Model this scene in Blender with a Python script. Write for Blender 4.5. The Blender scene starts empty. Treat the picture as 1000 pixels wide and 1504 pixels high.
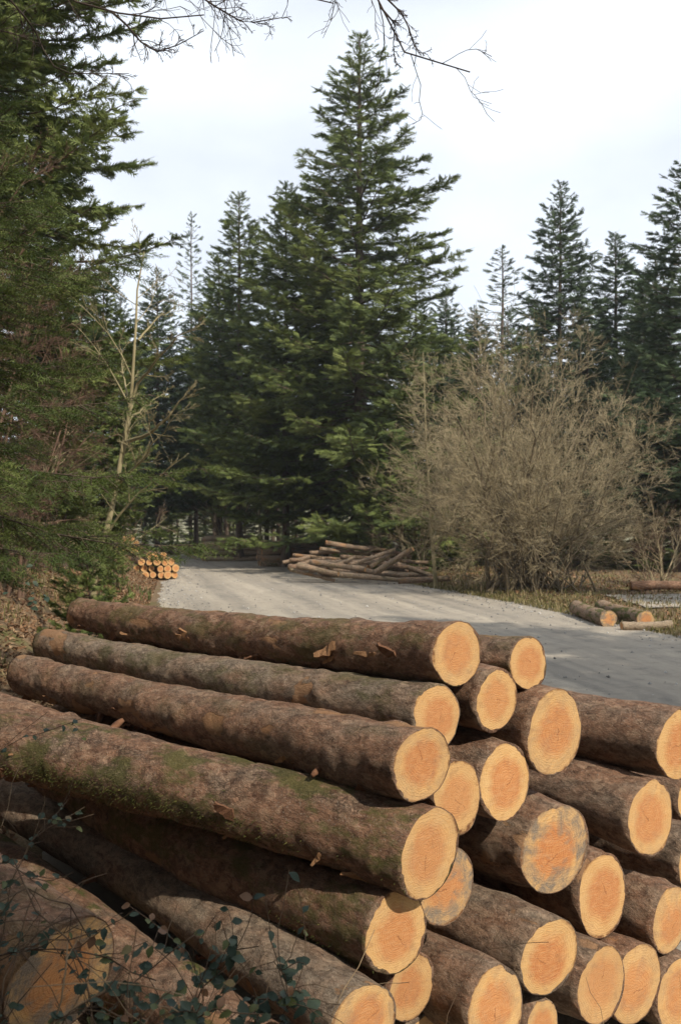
import bpy, math
import numpy as np
from mathutils import Vector, Matrix

# ------------------------------------------------------------------ camera
SC = bpy.context.scene
COL = SC.collection
FPX, HY, CH = 1462.0, 757.0, 2.65       # focal length in photo pixels, horizon row, eye height above the road
cd = bpy.data.cameras.new('camera'); cam = bpy.data.objects.new('camera', cd); COL.objects.link(cam)
cam.location = (0, 0, CH); cam.rotation_euler = (math.radians(90), 0, 0)
cd.sensor_fit = 'VERTICAL'; cd.sensor_height = 36.0; cd.sensor_width = 24.0; cd.lens = 35.0
cd.shift_y = 5 / 1504; cd.clip_start = 0.05; cd.clip_end = 3000
cd.dof.use_dof = True; cd.dof.focus_distance = 5.2; cd.dof.aperture_fstop = 5.6
SC.camera = cam

# ------------------------------------------------------------------ sky, sun, exposure
SUN = Vector((0.46, -0.60, 0.655)).normalized()      # towards the sun: behind the camera, to the right
el = math.asin(SUN.z); az = math.atan2(SUN.x, SUN.y)
W = bpy.data.worlds.new('World'); SC.world = W; W.use_nodes = True
nt = W.node_tree; nt.nodes.clear()
wo = nt.nodes.new('ShaderNodeOutputWorld'); bg = nt.nodes.new('ShaderNodeBackground')
sky = nt.nodes.new('ShaderNodeTexSky'); sky.sky_type = 'NISHITA'; sky.sun_disc = False
sky.sun_elevation = el; sky.sun_rotation = az; sky.air_density = 1.0; sky.dust_density = 2.0; sky.ozone_density = 1.0
tc = nt.nodes.new('ShaderNodeTexCoord')
no = nt.nodes.new('ShaderNodeTexNoise'); no.inputs['Scale'].default_value = 2.2; no.inputs['Detail'].default_value = 5; no.inputs['Roughness'].default_value = .5
mp = nt.nodes.new('ShaderNodeMapping'); mp.inputs['Scale'].default_value = (1, 1, 2.2); mp.inputs['Location'].default_value = (3.1, .4, 1.7)
nt.links.new(tc.outputs['Generated'], mp.inputs['Vector']); nt.links.new(mp.outputs['Vector'], no.inputs['Vector'])
rp = nt.nodes.new('ShaderNodeMapRange'); rp.inputs[1].default_value = .32; rp.inputs[2].default_value = .62; rp.inputs[3].default_value = .62; rp.inputs[4].default_value = .97
nt.links.new(no.outputs['Fac'], rp.inputs[0])
mx = nt.nodes.new('ShaderNodeMix'); mx.data_type = 'RGBA'
nt.links.new(rp.outputs[0], mx.inputs['Factor']); nt.links.new(sky.outputs['Color'], mx.inputs['A'])
mx.inputs['B'].default_value = (10.9, 11.6, 12.6, 1)
nt.links.new(mx.outputs['Result'], bg.inputs['Color']); bg.inputs['Strength'].default_value = 0.10
nt.links.new(bg.outputs[0], wo.inputs['Surface'])
sl = bpy.data.lights.new('sun', 'SUN'); so = bpy.data.objects.new('sun', sl); COL.objects.link(so)
sl.energy = 5.0; sl.angle = math.radians(0.6); sl.color = (1.0, .91, .77)
so.rotation_euler = SUN.to_track_quat('Z', 'Y').to_euler(); so.location = (10, -8, 20)
SC.view_settings.view_transform = 'Standard'; SC.view_settings.look = 'None'
SC.cycles.max_bounces = 6; SC.cycles.diffuse_bounces = 3; SC.cycles.transmission_bounces = 2
SC.view_settings.exposure = 0.0; SC.view_settings.gamma = 1.0

# ------------------------------------------------------------------ helpers
R = np.random.default_rng(7)
def P(px, py, Y): return np.array([(px - 500) / FPX * Y, Y, CH - (py - HY) / FPX * Y])
def nrm(a): return a / (np.linalg.norm(a, axis=-1, keepdims=True) + 1e-9)

def mesh(name, V, Fs, mat=None, smooth=True, attrs=None):
    """V (n,3); Fs: list of int arrays (m,3) or (m,4)."""
    V = np.asarray(V, np.float32)
    Fs = [np.asarray(f, np.int32) for f in Fs if len(f)]
    me = bpy.data.meshes.new(name)
    me.vertices.add(len(V)); me.vertices.foreach_set('co', V.ravel())
    nl = sum(f.size for f in Fs); npoly = sum(len(f) for f in Fs)
    me.loops.add(nl); me.polygons.add(npoly)
    me.loops.foreach_set('vertex_index', np.concatenate([f.ravel() for f in Fs]))
    tot = np.concatenate([np.full(len(f), f.shape[1], np.int32) for f in Fs])
    st = np.concatenate([[0], np.cumsum(tot)[:-1]]).astype(np.int32)
    me.polygons.foreach_set('loop_start', st)
    me.polygons.foreach_set('use_smooth', np.full(npoly, smooth, bool))
    for k, (t, d) in (attrs or {}).items():
        a = me.attributes.new(k, t, 'POINT')
        a.data.foreach_set('vector' if t == 'FLOAT_VECTOR' else 'value', np.asarray(d, np.float32).ravel())
    me.update(calc_edges=True); me.validate()
    if mat: me.materials.append(mat)
    return me

def put(name, me, parent=None, loc=(0, 0, 0), rot=None, scale=None):
    o = bpy.data.objects.new(name, me); COL.objects.link(o)
    if parent: o.parent = parent
    o.location = loc
    if rot is not None:
        o.rotation_mode = 'QUATERNION' if len(rot) == 4 else 'XYZ'
        if len(rot) == 4: o.rotation_quaternion = rot
        else: o.rotation_euler = rot
    if scale is not None: o.scale = (scale,) * 3 if np.isscalar(scale) else scale
    return o

def thing(name, label, cat, loc=(0, 0, 0), rot=None, group=None, scale=None):
    o = put(name, None, None, loc, rot, scale); o.empty_display_size = .2
    return tag(o, label, cat, group)
def tag(o, label, cat, group=None, kind=None):
    if label: o['label'] = label
    if cat: o['category'] = cat
    if group: o['group'] = group
    if kind: o['kind'] = kind
    return o
def struct(name, me): return tag(put(name, me), None, None, kind='structure')

def tubes(C, Rr, k=3, cap=False):
    """C (N,P,3) centre lines, Rr (N,P) radii -> verts, quads"""
    N, Pn, _ = C.shape
    T = nrm(np.gradient(C, axis=1))
    ref = np.where(np.abs(T[:, :1, 2:3]) > .85, np.array([1., 0, 0]), np.array([0, 0, 1.]))
    A = nrm(np.cross(T, np.broadcast_to(ref, T.shape))); B = np.cross(T, A)
    th = np.arange(k) * 2 * math.pi / k
    V = C[:, :, None] + Rr[:, :, None, None] * (A[:, :, None] * np.cos(th)[:, None] + B[:, :, None] * np.sin(th)[:, None])
    idx = np.arange(N * Pn * k).reshape(N, Pn, k)
    a = idx[:, :-1]; b = idx[:, 1:]
    q = np.stack([a, np.roll(a, -1, 2), np.roll(b, -1, 2), b], -1).reshape(-1, 4)
    return V.reshape(-1, 3), q

def join(parts):
    V = []; Fs = []; o = 0
    for v, f in parts:
        V.append(v); Fs.append(np.asarray(f) + o); o += len(v)
    return np.concatenate(V), Fs

def grow(par, prad, m, srange, lenr, ang, up, Pn, rr, rng, jit=.12, minlen=0.0, abslen=None):
    N, Q, _ = par.shape
    pl = np.linalg.norm(np.diff(par, axis=1), axis=2).sum(1)
    i = np.repeat(np.arange(N), m); n = len(i)
    s = rng.uniform(*srange, n); f = s * (Q - 1); k = np.minimum(f.astype(int), Q - 2); w = (f - k)[:, None]
    p = par[i, k] * (1 - w) + par[i, k + 1] * w
    r0 = (prad[i, k] * (1 - w[:, 0]) + prad[i, k + 1] * w[:, 0]) * rr
    t = nrm(par[i, k + 1] - par[i, k])
    q = rng.normal(size=(n, 3)); q = nrm(q - (q * t).sum(1, keepdims=True) * t)
    an = rng.normal(ang, ang * .25, n)[:, None]
    d = nrm(t * np.cos(an) + q * np.sin(an))
    L = (pl[i] * lenr * (1 - .55 * s) if abslen is None else abslen) * rng.uniform(.55, 1.2, n)
    L = np.maximum(L, minlen)
    C = np.empty((n, Pn, 3)); C[:, 0] = p
    for j in range(1, Pn):
        d = nrm(d + rng.normal(size=(n, 3)) * jit + np.array([0, 0, up / Pn]))
        C[:, j] = C[:, j - 1] + d * (L / (Pn - 1))[:, None]
    return C, r0[:, None] * np.linspace(1, .35, Pn)[None]

def vnoise(shape, cells, rng, octaves=3, gain=.55, lac=2):
    """2-D value noise on a (nl, na) grid, periodic along axis 1."""
    nl, na = shape; out = np.zeros(shape); amp = 1.0; c0, c1 = cells
    for _ in range(octaves):
        g = rng.random((c0 + 2, c1)); u = np.linspace(0, c0, nl); v = np.arange(na) / na * c1
        i = np.minimum(u.astype(int), c0); j = v.astype(int) % c1
        fu = u - i; fv = v - v.astype(int); fu = (fu * fu * (3 - 2 * fu))[:, None]; fv = (fv * fv * (3 - 2 * fv))[None]
        j2 = (j + 1) % c1
        z = (g[i][:, j] * (1 - fu) + g[i + 1][:, j] * fu) * (1 - fv) + (g[i][:, j2] * (1 - fu) + g[i + 1][:, j2] * fu) * fv
        out += amp * (z - .5); amp *= gain; c0 *= lac; c1 *= lac
    return out

# ------------------------------------------------------------------ materials
class M:
    def __init__(s, name):
        s.m = bpy.data.materials.new(name); s.m.use_nodes = True; s.t = s.m.node_tree
        s.b = s.t.nodes['Principled BSDF']; s.out = s.t.nodes['Material Output']
        s.b.inputs['Specular IOR Level'].default_value = .25
    def n(s, typ, **kw):
        nd = s.t.nodes.new('ShaderNode' + typ)
        for k, v in kw.items():
            if k.startswith('i_'):
                key = k[2:]; key = int(key) if key.isdigit() else key.replace('_', ' ')
                s.set(nd, key, v)
            else: setattr(nd, k, v)
        return nd
    def set(s, nd, key, v):
        if isinstance(v, bpy.types.NodeSocket): s.t.links.new(v, nd.inputs[key])
        else: nd.inputs[key].default_value = v
    def coord(s, scale=(1, 1, 1), src='Object', attr=None, loc=None):
        c = s.n('Attribute', attribute_name=attr).outputs['Vector'] if attr else s.n('TexCoord').outputs[src]
        if loc is not None:
            c = s.n('VectorMath', operation='ADD', i_0=c, i_1=loc).outputs[0]
        m = s.n('Mapping', i_Vector=c); m.inputs['Scale'].default_value = scale
        return m.outputs[0]
    def noise(s, vec, scale=5, detail=4, rough=.55, dist=0):
        return s.n('TexNoise', i_Vector=vec, i_Scale=scale, i_Detail=detail, i_Roughness=rough, i_Distortion=dist).outputs['Fac']
    def math(s, op, a, b=0.0, clamp=False):
        return s.n('Math', operation=op, use_clamp=clamp, i_0=a, i_1=b).outputs[0]
    def rng(s, v, a, b, c=0.0, d=1.0):
        return s.n('MapRange', i_0=v, i_1=a, i_2=b, i_3=c, i_4=d).outputs[0]
    def mix(s, f, a, b):
        col = lambda c: c if isinstance(c, bpy.types.NodeSocket) else (*c, 1) if len(c) == 3 else c
        nd = s.n('Mix', data_type='RGBA'); s.set(nd, 'Factor', f); s.set(nd, 'A', col(a)); s.set(nd, 'B', col(b))
        return nd.outputs['Result']
    def oattr(s, name): return s.n('Attribute', attribute_name=name, attribute_type='OBJECT').outputs['Fac']
    def pattr(s, name): return s.n('Attribute', attribute_name=name).outputs['Fac']
    def bump(s, h, dist=.01, st=1.0, normal=None):
        nd = s.n('Bump', i_Height=h, i_Distance=dist, i_Strength=st)
        if normal is not None: s.set(nd, 'Normal', normal)
        return nd.outputs[0]
    def done(s, col, rough=.8, normal=None, spec=None):
        s.set(s.b, 'Base Color', col if isinstance(col, bpy.types.NodeSocket) else (*col, 1))
        s.set(s.b, 'Roughness', rough)
        if normal is not None: s.set(s.b, 'Normal', normal)
        if spec is not None: s.b.inputs['Specular IOR Level'].default_value = spec
        return s.m

def mat_foliage(name, dark, mid, light, trans=.28, nscale=.6):
    m = M(name); v = m.pattr('tint'); nz = m.noise(m.coord(), nscale, 2)
    f = m.math('ADD', m.math('MULTIPLY', v, .75), m.rng(nz, .3, .7, -.12, .30))
    c = m.mix(m.rng(f, .1, .5), dark, mid); c = m.mix(m.rng(f, .5, .95), c, light)
    m.done(c, .6, spec=.25)
    if trans:
        tr = m.n('BsdfTranslucent', i_Color=c); ms = m.n('MixShader', i_0=trans)
        m.t.links.new(m.b.outputs[0], ms.inputs[1]); m.t.links.new(tr.outputs[0], ms.inputs[2]); m.t.links.new(ms.outputs[0], m.out.inputs['Surface'])
    return m.m

def mat_bark(name):
    m = M(name)
    sd = m.oattr('seed'); off = m.n('CombineXYZ', i_0=sd, i_1=sd, i_2=sd).outputs[0]
    big = m.coord((1, 1, .45), loc=off); fine = m.coord((1, 1, .6), loc=off)
    n1 = m.noise(big, 7, 4); n2 = m.noise(fine, 38, 5, .65); n3 = m.noise(fine, 120, 3, .6); n4 = m.noise(big, 3.2, 3)
    wv = m.n('VectorMath', operation='ADD', i_0=fine, i_1=m.n('VectorMath', operation='SCALE', i_0=m.n('TexNoise', i_Vector=fine, i_Scale=14, i_Detail=5, i_Roughness=.7).outputs['Color'], i_Scale=.11).outputs[0]).outputs[0]
    vor = m.n('TexVoronoi', feature='DISTANCE_TO_EDGE', i_Scale=44, i_Randomness=1.0, i_Vector=wv)
    cmask = m.math('MULTIPLY', m.rng(n1, .40, .62, .15, 1.0), m.rng(m.oattr('scaly'), 0.0, 1.0, .12, .8))
    crack = m.math('SUBTRACT', 1.0, m.math('MULTIPLY', m.rng(vor.outputs['Distance'], .0, .16, 1.0, 0.0), cmask))
    n5 = m.noise(m.coord((1, 1, .55), loc=off), 24, 8, .78, .6)
    red = m.mix(m.rng(n5, .34, .70), (.074, .035, .021), (.40, .228, .142))
    grey = m.mix(m.rng(n5, .34, .70), (.085, .062, .046), (.45, .355, .26))
    g = m.math('ADD', m.oattr('grey'), m.rng(n1, .3, .7, -.55, .55), True)
    c = m.mix(g, red, grey)
    c = m.mix(m.oattr('pale'), c, m.mix(n5, (.20, .145, .095), (.50, .40, .28)))
    c = m.mix(m.math('MULTIPLY', m.rng(n3, .56, .68), .40), c, (.40, .35, .28))
    c = m.mix(m.rng(n2, .34, .46, .38, 0), c, (.040, .024, .016))
    c = m.mix(m.math('MULTIPLY', m.math('SUBTRACT', 1.0, crack), .7), c, (.03, .018, .012))
    pl = m.n('TexVoronoi', feature='F1', i_Scale=30, i_Randomness=1.0, i_Vector=wv)
    pv = m.n('SeparateColor', i_0=pl.outputs['Color']).outputs[0]
    c = m.mix(m.rng(pv, .0, .35, .34, 0), c, (.040, .022, .014)); c = m.mix(m.rng(pv, .72, 1, 0, .38), c, (.42, .30, .20))
    peel = m.rng(m.math('ADD', m.math('ADD', n4, m.oattr('peel')), m.math('MULTIPLY', m.math('SUBTRACT', n5, .5), .16)), .655, .672)
    c = m.mix(m.math('MULTIPLY', peel, .9), c, m.mix(n1, (.30, .13, .055), (.36, .24, .14)))   # bark rubbed off
    ms = m.math('MULTIPLY', m.rng(m.noise(big, 5.3, 5, .7), .50, .60), m.oattr('moss'), True)
    c = m.mix(ms, c, m.mix(n3, (.045, .052, .012), (.13, .125, .04)))
    h = m.math('ADD', m.math('MULTIPLY', n2, .5), m.math('ADD', m.math('MULTIPLY', crack, .35), m.math('ADD', m.math('ADD', m.math('MULTIPLY', n3, .35), m.math('MULTIPLY', pv, .30)), m.math('MULTIPLY', n5, .9))))
    h = m.math('SUBTRACT', h, m.math('MULTIPLY', peel, .35))
    return m.done(c, m.rng(n2, .3, .7, .75, .95), m.bump(h, .022, 1.0), .2)

def mat_face(name):
    m = M(name); lc = m.n('Attribute', attribute_name='lc').outputs['Vector']
    sd = m.oattr('seed'); off = m.n('CombineXYZ', i_2=sd).outputs[0]
    v = m.n('VectorMath', operation='ADD', i_0=lc, i_1=off).outputs[0]
    nA = m.noise(v, 1.6, 3); nB = m.noise(v, 6, 4, .6); nC = m.noise(v, 30, 4, .6)
    ln = m.n('VectorMath', operation='LENGTH', i_0=lc).outputs['Value']
    d = m.math('ADD', ln, m.math('MULTIPLY', m.math('SUBTRACT', nA, .5), .42))
    heart = m.rng(m.math('ADD', d, m.math('MULTIPLY', m.math('SUBTRACT', nB, .5), .20)), .50, .76)
    ring = m.math('SINE', m.math('MULTIPLY', d, 95.0)); ring2 = m.rng(ring, .2, 1)
    nS = m.noise(m.n('CombineXYZ', i_0=sd, i_1=m.math('MULTIPLY', sd, 3.3)).outputs[0], 2.3, 1)
    hw = m.mix(m.rng(nB, .3, .7), (.44, .160, .055), (.54, .240, .090)); hw = m.mix(m.rng(nS, .35, .65, 0, .6), hw, (.57, .29, .115)); sw = m.mix(m.rng(nA, .3, .7), (.57, .335, .130), (.63, .400, .175))
    c = m.mix(heart, hw, sw)
    c = m.mix(m.math('MULTIPLY', ring2, .34), c, m.mix(heart, (.34, .10, .03), (.50, .24, .07)))
    # saw strokes: fine parallel lines across the face
    mpn = m.n('Mapping', i_Vector=v); mpn.inputs['Scale'].default_value = (3, 40, 1)
    m.set(mpn, 'Rotation', m.n('CombineXYZ', i_2=m.math('MULTIPLY', sd, 7.0)).outputs[0])
    saw = m.noise(mpn.outputs[0], 1.4, 3, .7)
    c = m.mix(m.rng(saw, .45, .75, 0, .38), c, (.68, .49, .28)); c = m.mix(m.rng(saw, .42, .25, 0, .30), c, (.33, .15, .06)); c = m.mix(m.rng(m.noise(m.n('CombineXYZ', i_0=m.math('MULTIPLY', sd, 5.1)).outputs[0], 3.1, 1), .45, .70, 0, .42), c, (.40, .22, .10))
    smg = m.rng(m.noise(v, 3.1, 5, .7), .54, .70, 0, .45)
    c = m.mix(smg, c, (.30, .15, .07))
    # grey and black stain creeping in from the rim
    nD = m.noise(v, 2.4, 7, .72, .6)
    st = m.math('MULTIPLY', m.rng(m.math('ADD', nD, m.math('MULTIPLY', ln, .22)), .56, .80), m.oattr('stain'), True)
    c = m.mix(st, c, m.mix(nC, (.10, .075, .055), (.34, .27, .20)))
    c = m.mix(m.math('MULTIPLY', m.rng(ln, .93, 1.0), m.rng(nB, .35, .6)), c, (.16, .075, .035))
    # drying cracks that run from the pith
    sx = m.n('SeparateXYZ', i_0=lc)
    for k, (a0, w, ll) in enumerate(((1.3, .017, .60),)):
        a = m.math('ADD', m.math('MULTIPLY', sd, 3.7 + k), a0)
        ca = m.math('COSINE', a); sa = m.math('SINE', a)
        al = m.math('ADD', m.math('MULTIPLY', sx.outputs[0], ca), m.math('MULTIPLY', sx.outputs[1], sa))
        pe = m.math('SUBTRACT', m.math('MULTIPLY', sx.outputs[1], ca), m.math('MULTIPLY', sx.outputs[0], sa))
        pe = m.math('ABSOLUTE', m.math('ADD', pe, m.math('ADD', m.math('MULTIPLY', m.math('SUBTRACT', nC, .5), .06), m.math('MULTIPLY', m.math('SUBTRACT', nB, .5), .22))))
        ww = m.math('MULTIPLY', m.math('SUBTRACT', 1.0, m.math('DIVIDE', al, ll), True), w)
        cr = m.math('MULTIPLY', m.math('LESS_THAN', pe, ww), m.math('GREATER_THAN', al, 0.0))
        c = m.mix(m.math('MULTIPLY', cr, .6), c, (.18, .065, .03))
    h = m.math('ADD', m.math('MULTIPLY', saw, .6), m.math('ADD', m.math('MULTIPLY', nC, .4), m.math('MULTIPLY', ring2, .1)))
    return m.done(c, .8, m.bump(h, .006, 1.0), .15)

def mat_simple(name, a, b, scale=8, stretch=(1, 1, 1), rough=.85, bump=.01, detail=5, src='Object'):
    m = M(name); v = m.coord(stretch, src); n1 = m.noise(v, scale, detail, .6); n2 = m.noise(v, scale * 5, 3)
    c = m.mix(m.rng(n1, .3, .7), a, b)
    return m.done(c, rough, m.bump(m.math('ADD', n1, m.math('MULTIPLY', n2, .4)), bump, .8) if bump else None, .2)

def mat_tint(name, a, b, c=None, rough=.8, trans=0.0):
    m = M(name); t = m.pattr('tint'); col = m.mix(m.rng(t, 0, .6 if c else 1), a, b)
    if c: col = m.mix(m.rng(t, .6, 1), col, c)
    m.done(col, rough, spec=.2)
    if trans:
        tr = m.n('BsdfTranslucent', i_Color=col); ms = m.n('MixShader', i_0=trans)
        m.t.links.new(m.b.outputs[0], ms.inputs[1]); m.t.links.new(tr.outputs[0], ms.inputs[2]); m.t.links.new(ms.outputs[0], m.out.inputs['Surface'])
    return m.m

BARK = mat_bark('log_bark'); FACE = mat_face('sawn_wood')
FIR = mat_foliage('fir_needles', (.058, .084, .024), (.145, .182, .052), (.245, .270, .082))
SPRUCE = mat_foliage('spruce_needles', (.034, .058, .028), (.078, .115, .052), (.14, .175, .076))
YOUNG = mat_foliage('young_fir_needles', (.040, .062, .016), (.100, .135, .034), (.19, .205, .062), .3, 1.2)
TRUNK = mat_simple('conifer_trunk_bark', (.045, .030, .022), (.15, .115, .085), 9, (1, 1, .3), .9, .02)
PALE = mat_simple('pale_green_bark', (.17, .145, .075), (.34, .29, .17), 7, (1, 1, .4), .85, .008)
TWIG = mat_simple('willow_twig_bark', (.21, .168, .098), (.44, .37, .23), 3, (1, 1, 1), .85, 0)
STEMB = mat_simple('willow_stem_bark', (.085, .066, .042), (.22, .175, .11), 5, (1, 1, .5), .85, 0)
BROWN = mat_simple('brown_twig_bark', (.075, .045, .030), (.18, .115, .080), 3, (1, 1, 1), .85, 0)
DARKTW = mat_simple('dark_twig_bark', (.030, .022, .018), (.075, .055, .042), 6, (1, 1, 1), .85, 0)

# ------------------------------------------------------------------ ground, bank, road
EY = np.array([-60, 0, 3.5, 6.3, 7.5, 10, 20, 31, 41, 50, 60, 72, 83, 100, 140, 400, 1500.])
EX = np.array([1.6, 1.6, .35, -1.7, -2.5, -3.1, -4.1, -5.9, -7.5, -8.6, -10.2, -13.6, -19, -31, -75, -400, -1600.])
RY = np.array([-60, 0, 10, 14, 22, 28.6, 37, 46, 53, 60, 72, 83, 100, 140.])
RX = np.array([13, 11, 9.6, 9.0, 7.5, 5.9, 3.4, .2, -1.6, -4.2, -9.2, -14.2, -26, -70.])
def edgeL(y): return np.interp(y, EY, EX)
def edgeR(y): return np.interp(y, RY, RX)
_ph = R.uniform(0, 6.28, (24, 3)); _fr = R.normal(size=(24, 2))
def wob(x, y, f):
    return sum(np.sin((x * _fr[i, 0] + y * _fr[i, 1]) * f + _ph[i, 0]) for i in range(24)) / 9.0
def gz(x, y):
    x = np.asarray(x, float); y = np.asarray(y, float)
    t = edgeL(y) - x
    tt = np.clip(t, 0, None)
    b = np.where(tt < .5, .6 * tt * tt, .15 + .6 * (tt - .5)); b = np.where(tt > 7, .15 + .6 * 6.5 + .22 * (tt - 7), b)
    b = np.minimum(b, 9 + .02 * tt)
    rough = np.clip(np.maximum(t, x - edgeR(y)) / 1.2, 0, 1)
    z = b + rough * (.07 * wob(x, y, .9) + .035 * wob(y, x, 3.1))
    rt = np.clip(x - edgeR(y) - .4, 0, None); z = z + .10 * np.minimum(rt, 1.5) * np.clip((y - 5) / 10, 0, 1)
    z = z - .44 * np.exp(-((((x - .8) / 2.3) ** 2 + ((y - 6.8) / 3.0) ** 2) ** 2))
    # the valley floor behind the trees and the hillside that rises beyond it
    far = np.clip(y - 66, 0, None); z = z * np.clip(1 - (y - 70) / 60, 0, 1) - 1.2 * np.clip(far / 14, 0, 1) + .055 * np.clip(y - 84, 0, 150) + .012 * np.clip(y - 234, 0, None)
    return z
def axis(lo, hi, fine_lo, fine_hi, step, g=1.16):
    a = list(np.arange(fine_lo, fine_hi, step)); s = step; v = a[-1]
    while v < hi: s *= g; v += s; a.append(v)
    s = step; v = fine_lo; b = []
    while v > lo: s *= g; v -= s; b.append(v)
    return np.array(b[::-1] + a)
gx = axis(-330, 330, -9, 9, .18); gy = axis(-60, 480, 1, 26, .2, 1.07)
X, Y = np.meshgrid(gx, gy, indexing='ij')
Vg = np.stack([X, Y, gz(X, Y) - .02], -1).reshape(-1, 3); ii = np.arange(X.size).reshape(X.shape)
Fg = np.stack([ii[:-1, :-1], ii[1:, :-1], ii[1:, 1:], ii[:-1, 1:]], -1).reshape(-1, 4)
m = M('forest_floor'); v = m.coord(src='Object'); n1 = m.noise(v, .8, 5, .6); n2 = m.noise(v, 9, 5, .65); n3 = m.noise(v, 45, 3)
litter = m.mix(n2, (.075, .050, .030), (.24, .165, .10)); litter = m.mix(m.rng(n3, .5, .7), litter, (.30, .22, .14))
grass = m.mix(n2, (.055, .065, .020), (.17, .155, .065))
c = m.mix(m.rng(n1, .52, .70), litter, grass)
sp = m.n('SeparateXYZ', i_0=m.n('TexCoord').outputs['Object'])
fieldm = m.rng(m.math('ADD', sp.outputs[1], m.math('MULTIPLY', n1, 12.0)), 74, 84)
c = m.mix(fieldm, c, m.mix(n1, (.17, .17, .10), (.27, .25, .17)))
FLOOR = m.done(c, .95, m.bump(m.math('ADD', n2, m.math('MULTIPLY', n3, .4)), .05, .8), .1)
struct('ground', mesh('ground', Vg, [Fg], FLOOR))

m = M('gravel_road'); v = m.coord(src='Object'); u = m.n('Attribute', attribute_name='lc').outputs['Vector']
n1 = m.noise(v, .45, 4, .6); n2 = m.noise(v, 7, 5, .65); n3 = m.noise(v, 55, 4, .7)
mpn = m.n('Mapping', i_Vector=u); mpn.inputs['Scale'].default_value = (1.0, .035, 1); tr = m.noise(mpn.outputs[0], 1.3, 6, .62)
c = m.mix(m.rng(tr, .35, .65), (.165, .150, .130), (.43, .375, .295)); c = m.mix(m.rng(n1, .4, .65, 0, .5), c, (.35, .30, .235))
c = m.mix(m.math('MULTIPLY', n2, .35), c, (.44, .40, .34)); c = m.mix(m.rng(n3, .58, .72, 0, .55), c, (.14, .135, .13)); c = m.mix(m.rng(n3, .30, .42, .45, 0), c, (.46, .44, .41))
n6 = m.noise(v, 2.2, 6, .7); c = m.mix(m.rng(n6, .52, .66, 0, .45), c, (.15, .140, .125)); c = m.mix(m.rng(n6, .30, .42, .35, 0), c, (.48, .43, .35))
ROAD = m.done(c, .93, m.bump(m.math('ADD', m.math('MULTIPLY', n3, .6), m.math('MULTIPLY', n2, .7)), .03, .7), .15)
ys = np.concatenate([np.arange(-20, 45, .3), np.arange(45, 112, .8)]); NC = 64
w = np.linspace(0, 1, NC)
xl = edgeL(ys) + .25 + .22 * wob(ys * 0, ys, 1.7) + .1 * wob(ys, ys * 0, 5); xr = edgeR(ys) + .3 * wob(ys, ys, 1.1) + .12 * wob(ys * 0 + 9, ys, 5)
Xr = xl[:, None] + (xr - xl)[:, None] * w; Yr = np.repeat(ys[:, None], NC, 1)
edge = np.minimum(w, 1 - w) * (xr - xl)[:, None]
Zr = gz(Xr, Yr) * np.clip(1, 0, 1) + .012 * np.clip(edge / .3, 0, 1) - .016 * (edge < .02) + .012 * wob(Xr, Yr, .8) * np.clip(edge, 0, 1)
Xc = Xr - (xl + xr)[:, None] / 2
ii = np.arange(Xr.size).reshape(Xr.shape); Fr = np.stack([ii[:-1, :-1], ii[:-1, 1:], ii[1:, 1:], ii[1:, :-1]], -1).reshape(-1, 4)
struct('road', mesh('road', np.stack([Xr, Yr, Zr], -1).reshape(-1, 3), [Fr], ROAD, attrs={'lc': ('FLOAT_VECTOR', np.stack([Xc, Yr, Yr * 0], -1))}))
# side track that leaves to the right beyond the bare bush
xs = np.arange(8.2, 60, .5); w = np.linspace(0, 1, 14)
y0 = 26.6 + .12 * (xs - 8) + .25 * wob(xs, xs * 0, 1.3); y1 = 31.2 + .12 * (xs - 8) + .25 * wob(xs * 0, xs, 1.5)
Ys = y0[:, None] + (y1 - y0)[:, None] * w; Xs = np.repeat(xs[:, None], 14, 1); Zs = gz(Xs, Ys) + .02
ii = np.arange(Xs.size).reshape(Xs.shape); Ft = np.stack([ii[:-1, :-1], ii[1:, :-1], ii[1:, 1:], ii[:-1, 1:]], -1).reshape(-1, 4)
struct('side_track', mesh('side_track', np.stack([Xs, Ys, Zs], -1).reshape(-1, 3), [Ft], ROAD, attrs={'lc': ('FLOAT_VECTOR', np.stack([Ys, Xs, Ys * 0], -1))}))

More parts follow.
